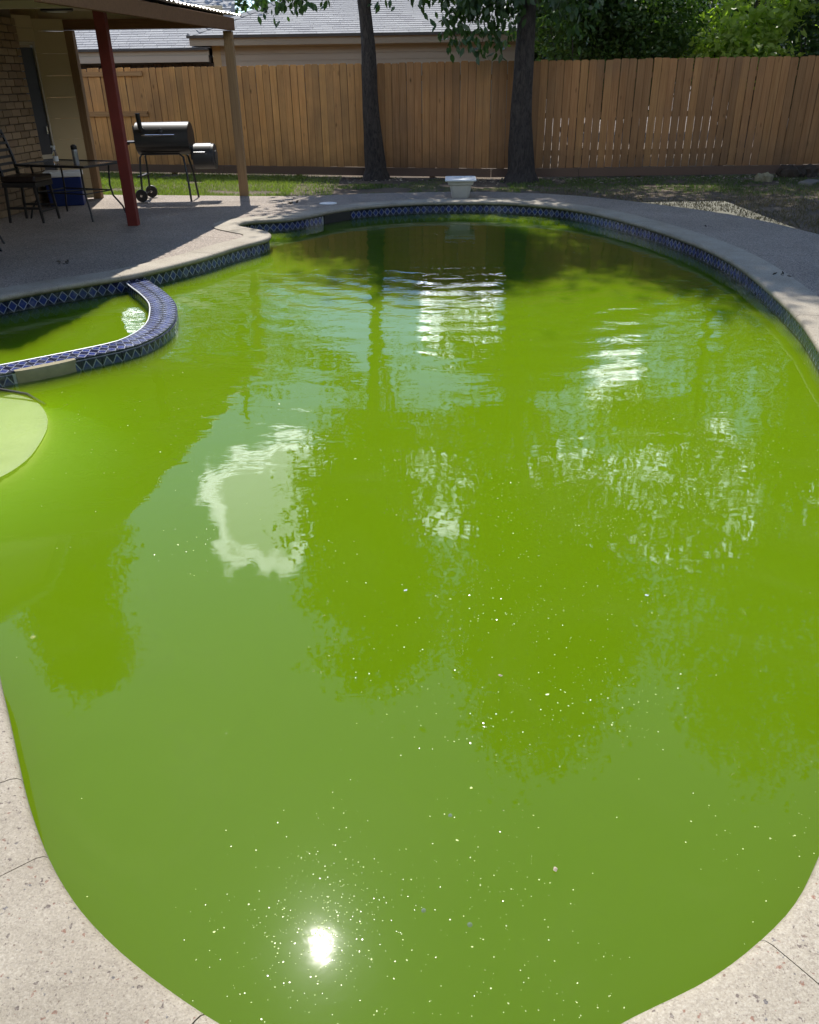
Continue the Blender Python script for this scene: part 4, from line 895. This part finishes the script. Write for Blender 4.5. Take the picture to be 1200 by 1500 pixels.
tree('dark_tree', 'dark shaded tree behind the fence just right of the thick trunk', 'tree', (3.7, 19.2), 5, .12, [((3.5, 19, 3.2), (1.2, 1.3, 1.4)), ((3.1, 19.4, 4.4), (1.1, 1.1, .9))], 300, 44, .3, .15, 'leaf_dark', TG, holes=.12, seed=41, limbs=6)
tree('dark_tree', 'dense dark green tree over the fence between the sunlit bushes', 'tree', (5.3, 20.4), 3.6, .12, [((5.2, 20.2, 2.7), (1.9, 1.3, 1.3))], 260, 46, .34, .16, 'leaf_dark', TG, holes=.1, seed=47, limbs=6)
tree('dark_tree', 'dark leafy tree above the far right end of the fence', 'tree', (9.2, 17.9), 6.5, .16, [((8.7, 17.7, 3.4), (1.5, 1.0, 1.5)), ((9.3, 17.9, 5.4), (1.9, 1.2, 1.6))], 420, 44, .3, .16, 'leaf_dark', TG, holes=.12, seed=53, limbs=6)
def bush(label, c_, ell, k, mat, seed, size=.11, group=TG):
    k = int(k*1.6)
    t_ = thing('bush', label, 'bush', (c_[0], c_[1], 0), group=group); pp, cc_ = crown_pts([((c_[0], c_[1], ell[3]), ell[:3])], k, 40, .2, .45, .1, seed); st = MB()
    for q in range(9): a = rnd.choice(cc_); st.tube([(rnd.uniform(-.15, .15), rnd.uniform(-.1, .1), 0), Vector(((a[0]-c_[0])*.5, (a[1]-c_[1])*.5, a[2]*.6)), Vector((a[0]-c_[0], a[1]-c_[1], a[2]))], [.025, .018, .007], 5)
    part('stems', st, 'bark', t_); ob('foliage', mesh_np('foliage', leaf_quads(pp-np.array([c_[0], c_[1], 0]), size), 4, mat), t_, kind='stuff')
bush('feathery light green bush behind the fence beside the thick trunk', (3.3, 17.6), (.75, .6, 1.0, 2.0), 90, 'leaf_mid', 61, .09)
bush('sunlit olive green bush above the middle of the right fence', (4.7, 18.3), (1.1, .7, 1.25, 2.3), 150, 'leaf_mid', 62, .10)
bush('pale yellow-green bush with large leaves over the fence', (6.2, 17.5), (.8, .6, .8, 2.2), 90, 'leaf_bright', 63, .16)
bush('low dark bush behind the boards near the right frame edge', (7.7, 17.6), (.9, .6, .9, 1.9), 100, 'leaf_dark', 64, .12)
bush('grey-green bush peeking over the fence at the far right corner', (8.8, 17.2), (.8, .45, .7, 1.75), 90, 'leaf_mid', 65, .11)
bush('big shaded thicket closing the view behind the bushes right of the thick trunk', (5.8, 29), (3.2, 1.6, 2.0, 2.4), 560, 'leaf_dark', 66, .26)
bush('big shaded thicket behind the bright leaves over the right fence', (11.5, 29), (3.4, 1.6, 2.2, 2.6), 560, 'leaf_dark', 67, .26)
bush('big shaded thicket behind the far right corner of the fence', (17.0, 27.0), (3.4, 1.6, 2.4, 2.8), 520, 'leaf_dark', 68, .26)
tree('dark_tree', 'dark evergreen behind the neighbour roof above the patio corner', 'tree', (-5.6, 27.5), 9, .25, [((-5.4, 27, 5.2), (2.6, 1.8, 2.6)), ((-7.5, 27.5, 5.0), (2.4, 1.8, 2.2)), ((-4.3, 27.5, 4.6), (1.4, 1.4, 1.6))], 300, 44, .4, .2, 'leaf_dark', TG, holes=.05, seed=71, limbs=6)
# unseen trees added to the right and behind, to block sky light
pp, _ = crown_pts([((-6, -7.5, 4.2), (4.2, 2.5, 4.2)), ((1, -8.5, 4.4), (4.2, 2.5, 4.4)), ((8, -7, 4.2), (4.2, 2.8, 4.2)), ((13, -1, 4.2), (2.6, 4, 4.2)), ((13.5, 6, 4.0), (2.6, 4, 4.0)), ((14.5, 12.0, 3.6), (2.4, 3, 3.6))], 1500, 26, .7, .35, 0, 91)
ob('sky_blocker_trees', mesh_np('sky_blocker_trees', leaf_quads(pp, .45, .2, .7), 4, 'leaf_dark'), kind='stuff')
# tall narrow evergreen whose reflection falls across the left water
tree('columnar_tree', 'tall narrow evergreen reflected as a green column in the left water', 'tree', (-7.35, 15.2), 10, .2,
     [((-7.35, 15.2, 4.5), (1.05, 1.05, 3.4)), ((-7.3, 15.2, 7.0), (1.2, 1.1, 2.3)), ((-7.4, 15.1, 9.0), (1.02, 1.0, 1.9)), ((-7.5, 15.1, 10.0), (.85, .8, .95))], 640, 70, .17, .12, 'leaf_cypress', holes=0, seed=81, limbs=10, shell=.3, aspect=.6)

# grass and ground cover
def blades(n_, reg, h0, h1, mat, name, label, wd=.010, patch=None):
    X = rng.uniform(reg[0], reg[1], n_*2); Y_ = rng.uniform(reg[2], reg[3], n_*2); ok = patch(X, Y_); X, Y_ = X[ok][:n_], Y_[ok][:n_]; n2 = len(X)
    a = rng.random(n2)*6.28; h_ = rng.uniform(h0, h1, n2); l = rng.normal(size=(n2, 2))*.4*h_[:, None]; z = np.full(n2, -.06)
    V = np.stack([np.c_[X-np.cos(a)*wd/2, Y_-np.sin(a)*wd/2, z], np.c_[X+np.cos(a)*wd/2, Y_+np.sin(a)*wd/2, z], np.c_[X+l[:, 0], Y_+l[:, 1], z+h_]], 1).reshape(-1, 3)
    o = ob(name, mesh_np(name, V, 3, mat), kind='stuff'); o['label'] = label
DX = np.array([p[0] for p in DECK[3:]][::-1]); DY = np.array([p[1] for p in DECK[3:]][::-1])
def deck_y(x): return np.interp(x, DX, DY)
fx = np.array([p[0] for p in FP]); fy = np.array([p[1] for p in FP])
def off_deck(x, y): return (y > deck_y(np.minimum(x, 4.7))+.02) & (y < np.interp(x, fx, fy)-.03) | ((x > 5.2) & (y < np.interp(x, fx, fy)-.03))
NZ = lambda x, y, s, o_: np.array([mnoise.noise(Vector((a*s, b*s, o_))) for a, b in zip(x, y)])
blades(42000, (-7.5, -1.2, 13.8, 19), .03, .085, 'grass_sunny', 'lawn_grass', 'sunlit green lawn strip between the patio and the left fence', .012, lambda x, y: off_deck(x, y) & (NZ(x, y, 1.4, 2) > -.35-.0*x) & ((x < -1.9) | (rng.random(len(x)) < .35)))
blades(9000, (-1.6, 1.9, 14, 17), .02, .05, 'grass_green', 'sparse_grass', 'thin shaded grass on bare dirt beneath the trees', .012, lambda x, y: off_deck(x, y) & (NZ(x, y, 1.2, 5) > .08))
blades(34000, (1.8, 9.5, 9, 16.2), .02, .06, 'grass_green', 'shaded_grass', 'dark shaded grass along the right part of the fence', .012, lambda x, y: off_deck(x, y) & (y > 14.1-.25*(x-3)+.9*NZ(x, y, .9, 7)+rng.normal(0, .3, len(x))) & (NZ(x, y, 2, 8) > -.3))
blades(24000, (2.2, 9.5, 8.5, 15.6), .015, .045, 'grass_dry', 'dry_grass', 'tan dried grass beside the right edge of the deck', .012, lambda x, y: off_deck(x, y) & (y < 14.9-.25*(x-3)+1.2*NZ(x, y, .9, 7)+rng.normal(0, .35, len(x))) & (NZ(x, y, 2.2, 4) > -.25))
# leaf litter under the fence
k = 900; X = rng.uniform(-1.8, 8, k); Y_ = np.interp(X, fx, fy)-np.abs(rng.normal(0, .45, k))-.06; ok = off_deck(X, Y_)
V = leaf_quads(np.c_[X[ok], Y_[ok], np.full(ok.sum(), -.03)], .055, 0, .6); V[:, 2] = np.maximum(V[:, 2], -.055); V[:, 2] = -.045+(V[:, 2]+.03)*.4
o = ob('leaf_litter', mesh_np('leaf_litter', V, 4, 'pale_litter'), kind='stuff'); o['label'] = 'fallen dry leaves along the foot of the fence'
def rubble(name, label, cat, c_, r_, mat, k=5, fl=.6, seed=1):
    t_ = thing(name, label, cat, (c_[0], c_[1], c_[2]))
    r4 = random.Random(seed)
    for q in range(k):
        bm = bmesh.new(); bmesh.ops.create_icosphere(bm, subdivisions=2, radius=r_*r4.uniform(.4, .8))
        o3 = Vector((r4.uniform(-.9, .9)*r_, r4.uniform(-.4, .4)*r_, r4.uniform(.1, .4)*r_*fl))
        for v in bm.verts: v.co = v.co*(1+.45*mnoise.noise(v.co*9/r_*.3+Vector((q*3, seed, 0)))); v.co.z *= fl; v.co += o3
        me = bpy.data.meshes.new('chunk'); bm.to_mesh(me); bm.free(); me.materials.append(M[mat]); ob('chunk', me, t_)
    return t_
rubble('brush_pile', 'dark heap of brush against the fence at right', 'brush pile', (7.15, 15.95, -.05), .26, 'dark_leaf_litter', 7, .8, 3)
rubble('tree_stump', 'small broken stump with pale wood in the grass at right', 'stump', (6.25, 15.35, -.05), .12, 'lime_stone', 5, 1.2, 5)
for i_, (x, y, lab) in enumerate([(7.9, 15.2, 'flat grey stone lying in the shaded grass at far right'), (6.9, 14.9, 'flat stone in the grass beside the brush pile')]):
    s_ = thing('flat_stone', lab, 'stone', (x, y, -.04), .6*i_+.3, me=MB().box(-.28, .28, -.12, .12, -.02, .035).me('flat_stone', 'mortar', bevel=.012))
def debris(name, label, cat, x, y, z, size, mat, k=14, seed=0):
    P0 = np.zeros((k, 3)); r5 = np.random.default_rng(seed); P0[:, 0] = r5.normal(0, size*.45, k); P0[:, 1] = r5.normal(0, size*.25, k); P0[:, 2] = np.abs(r5.normal(0, size*.08, k))+.006
    V = leaf_quads(P0, size*.55, -.1, .45); V[:, 2] = np.maximum(V[:, 2], .002)
    t_ = thing(name, label, cat, (x, y, z), me=mesh_np(name, V, 4, mat)); return t_
debris('dry_leaves', 'small clump of dark leaves on the shaded patio deck', 'leaves', -3.51, 8.65, 0, .09, 'dark_leaf_litter', 12, 1)
debris('dry_leaves', 'curled dead leaf on the right pool coping', 'leaf', 3.40, 7.50, .016, .09, 'dark_leaf_litter', 8, 2)
debris('dry_leaves', 'dark leaf clump on the deck before the skimmer lid', 'leaves', -1.66, 12.96, 0, .13, 'dark_leaf_litter', 16, 3)
debris('dry_leaves', 'tiny dark leaf on the right hand deck slab', 'leaf', 3.65, 10.3, 0, .06, 'dark_leaf_litter', 5, 4)
thing('skimmer_lid', 'round white skimmer lid set in the deck by the far coping', 'skimmer lid', (-1.14, 12.88, .001), me=MB().lathe([(.13, 0), (.13, .008), (.115, .012), (.02, .013)], 24).me('skimmer_lid', 'white_plastic', True))
# bubbles and floating bits
bm_ = MB().lathe([(.010, 0), (.0095, .004), (.006, .008), (.002, .0095)], 14).me('bubble', 'bubble', True)
for x, y, sc_, lab in [(.02, 1.31, 1, 'single bubble on the water right of the sun glint'), (.13, 1.27, 1.1, 'pair-sized bubble farthest right in the near water'), (.10, 1.60, 1.0, 'bubble on the near water above the others'), (-1.39, 2.45, 1.6, 'bubble near the left coping in the reflection')]:
    b = thing('water_bubble', lab, 'bubble', (x, y, WATER_Z), me=bm_); b.scale = (sc_*.6,)*3; b['group'] = 'bubbles on the pool water'
for x, y, lab in [(.30, 2.19, 'small pale leaf on the water left of the sky reflection'), (.92, 2.66, 'white petal on the open water under the right reflection'), (-.02, 2.72, 'white petal floating near the pool centre'), (1.43, 2.1, 'pale petal near the right side of the water'), (.36, 1.42, 'brown curled leaf on the near water')]:
    floater(x, y, .006, lab, 'petal', 'white_plastic' if 'white' in lab else 'pale_litter', 'floating_petal')
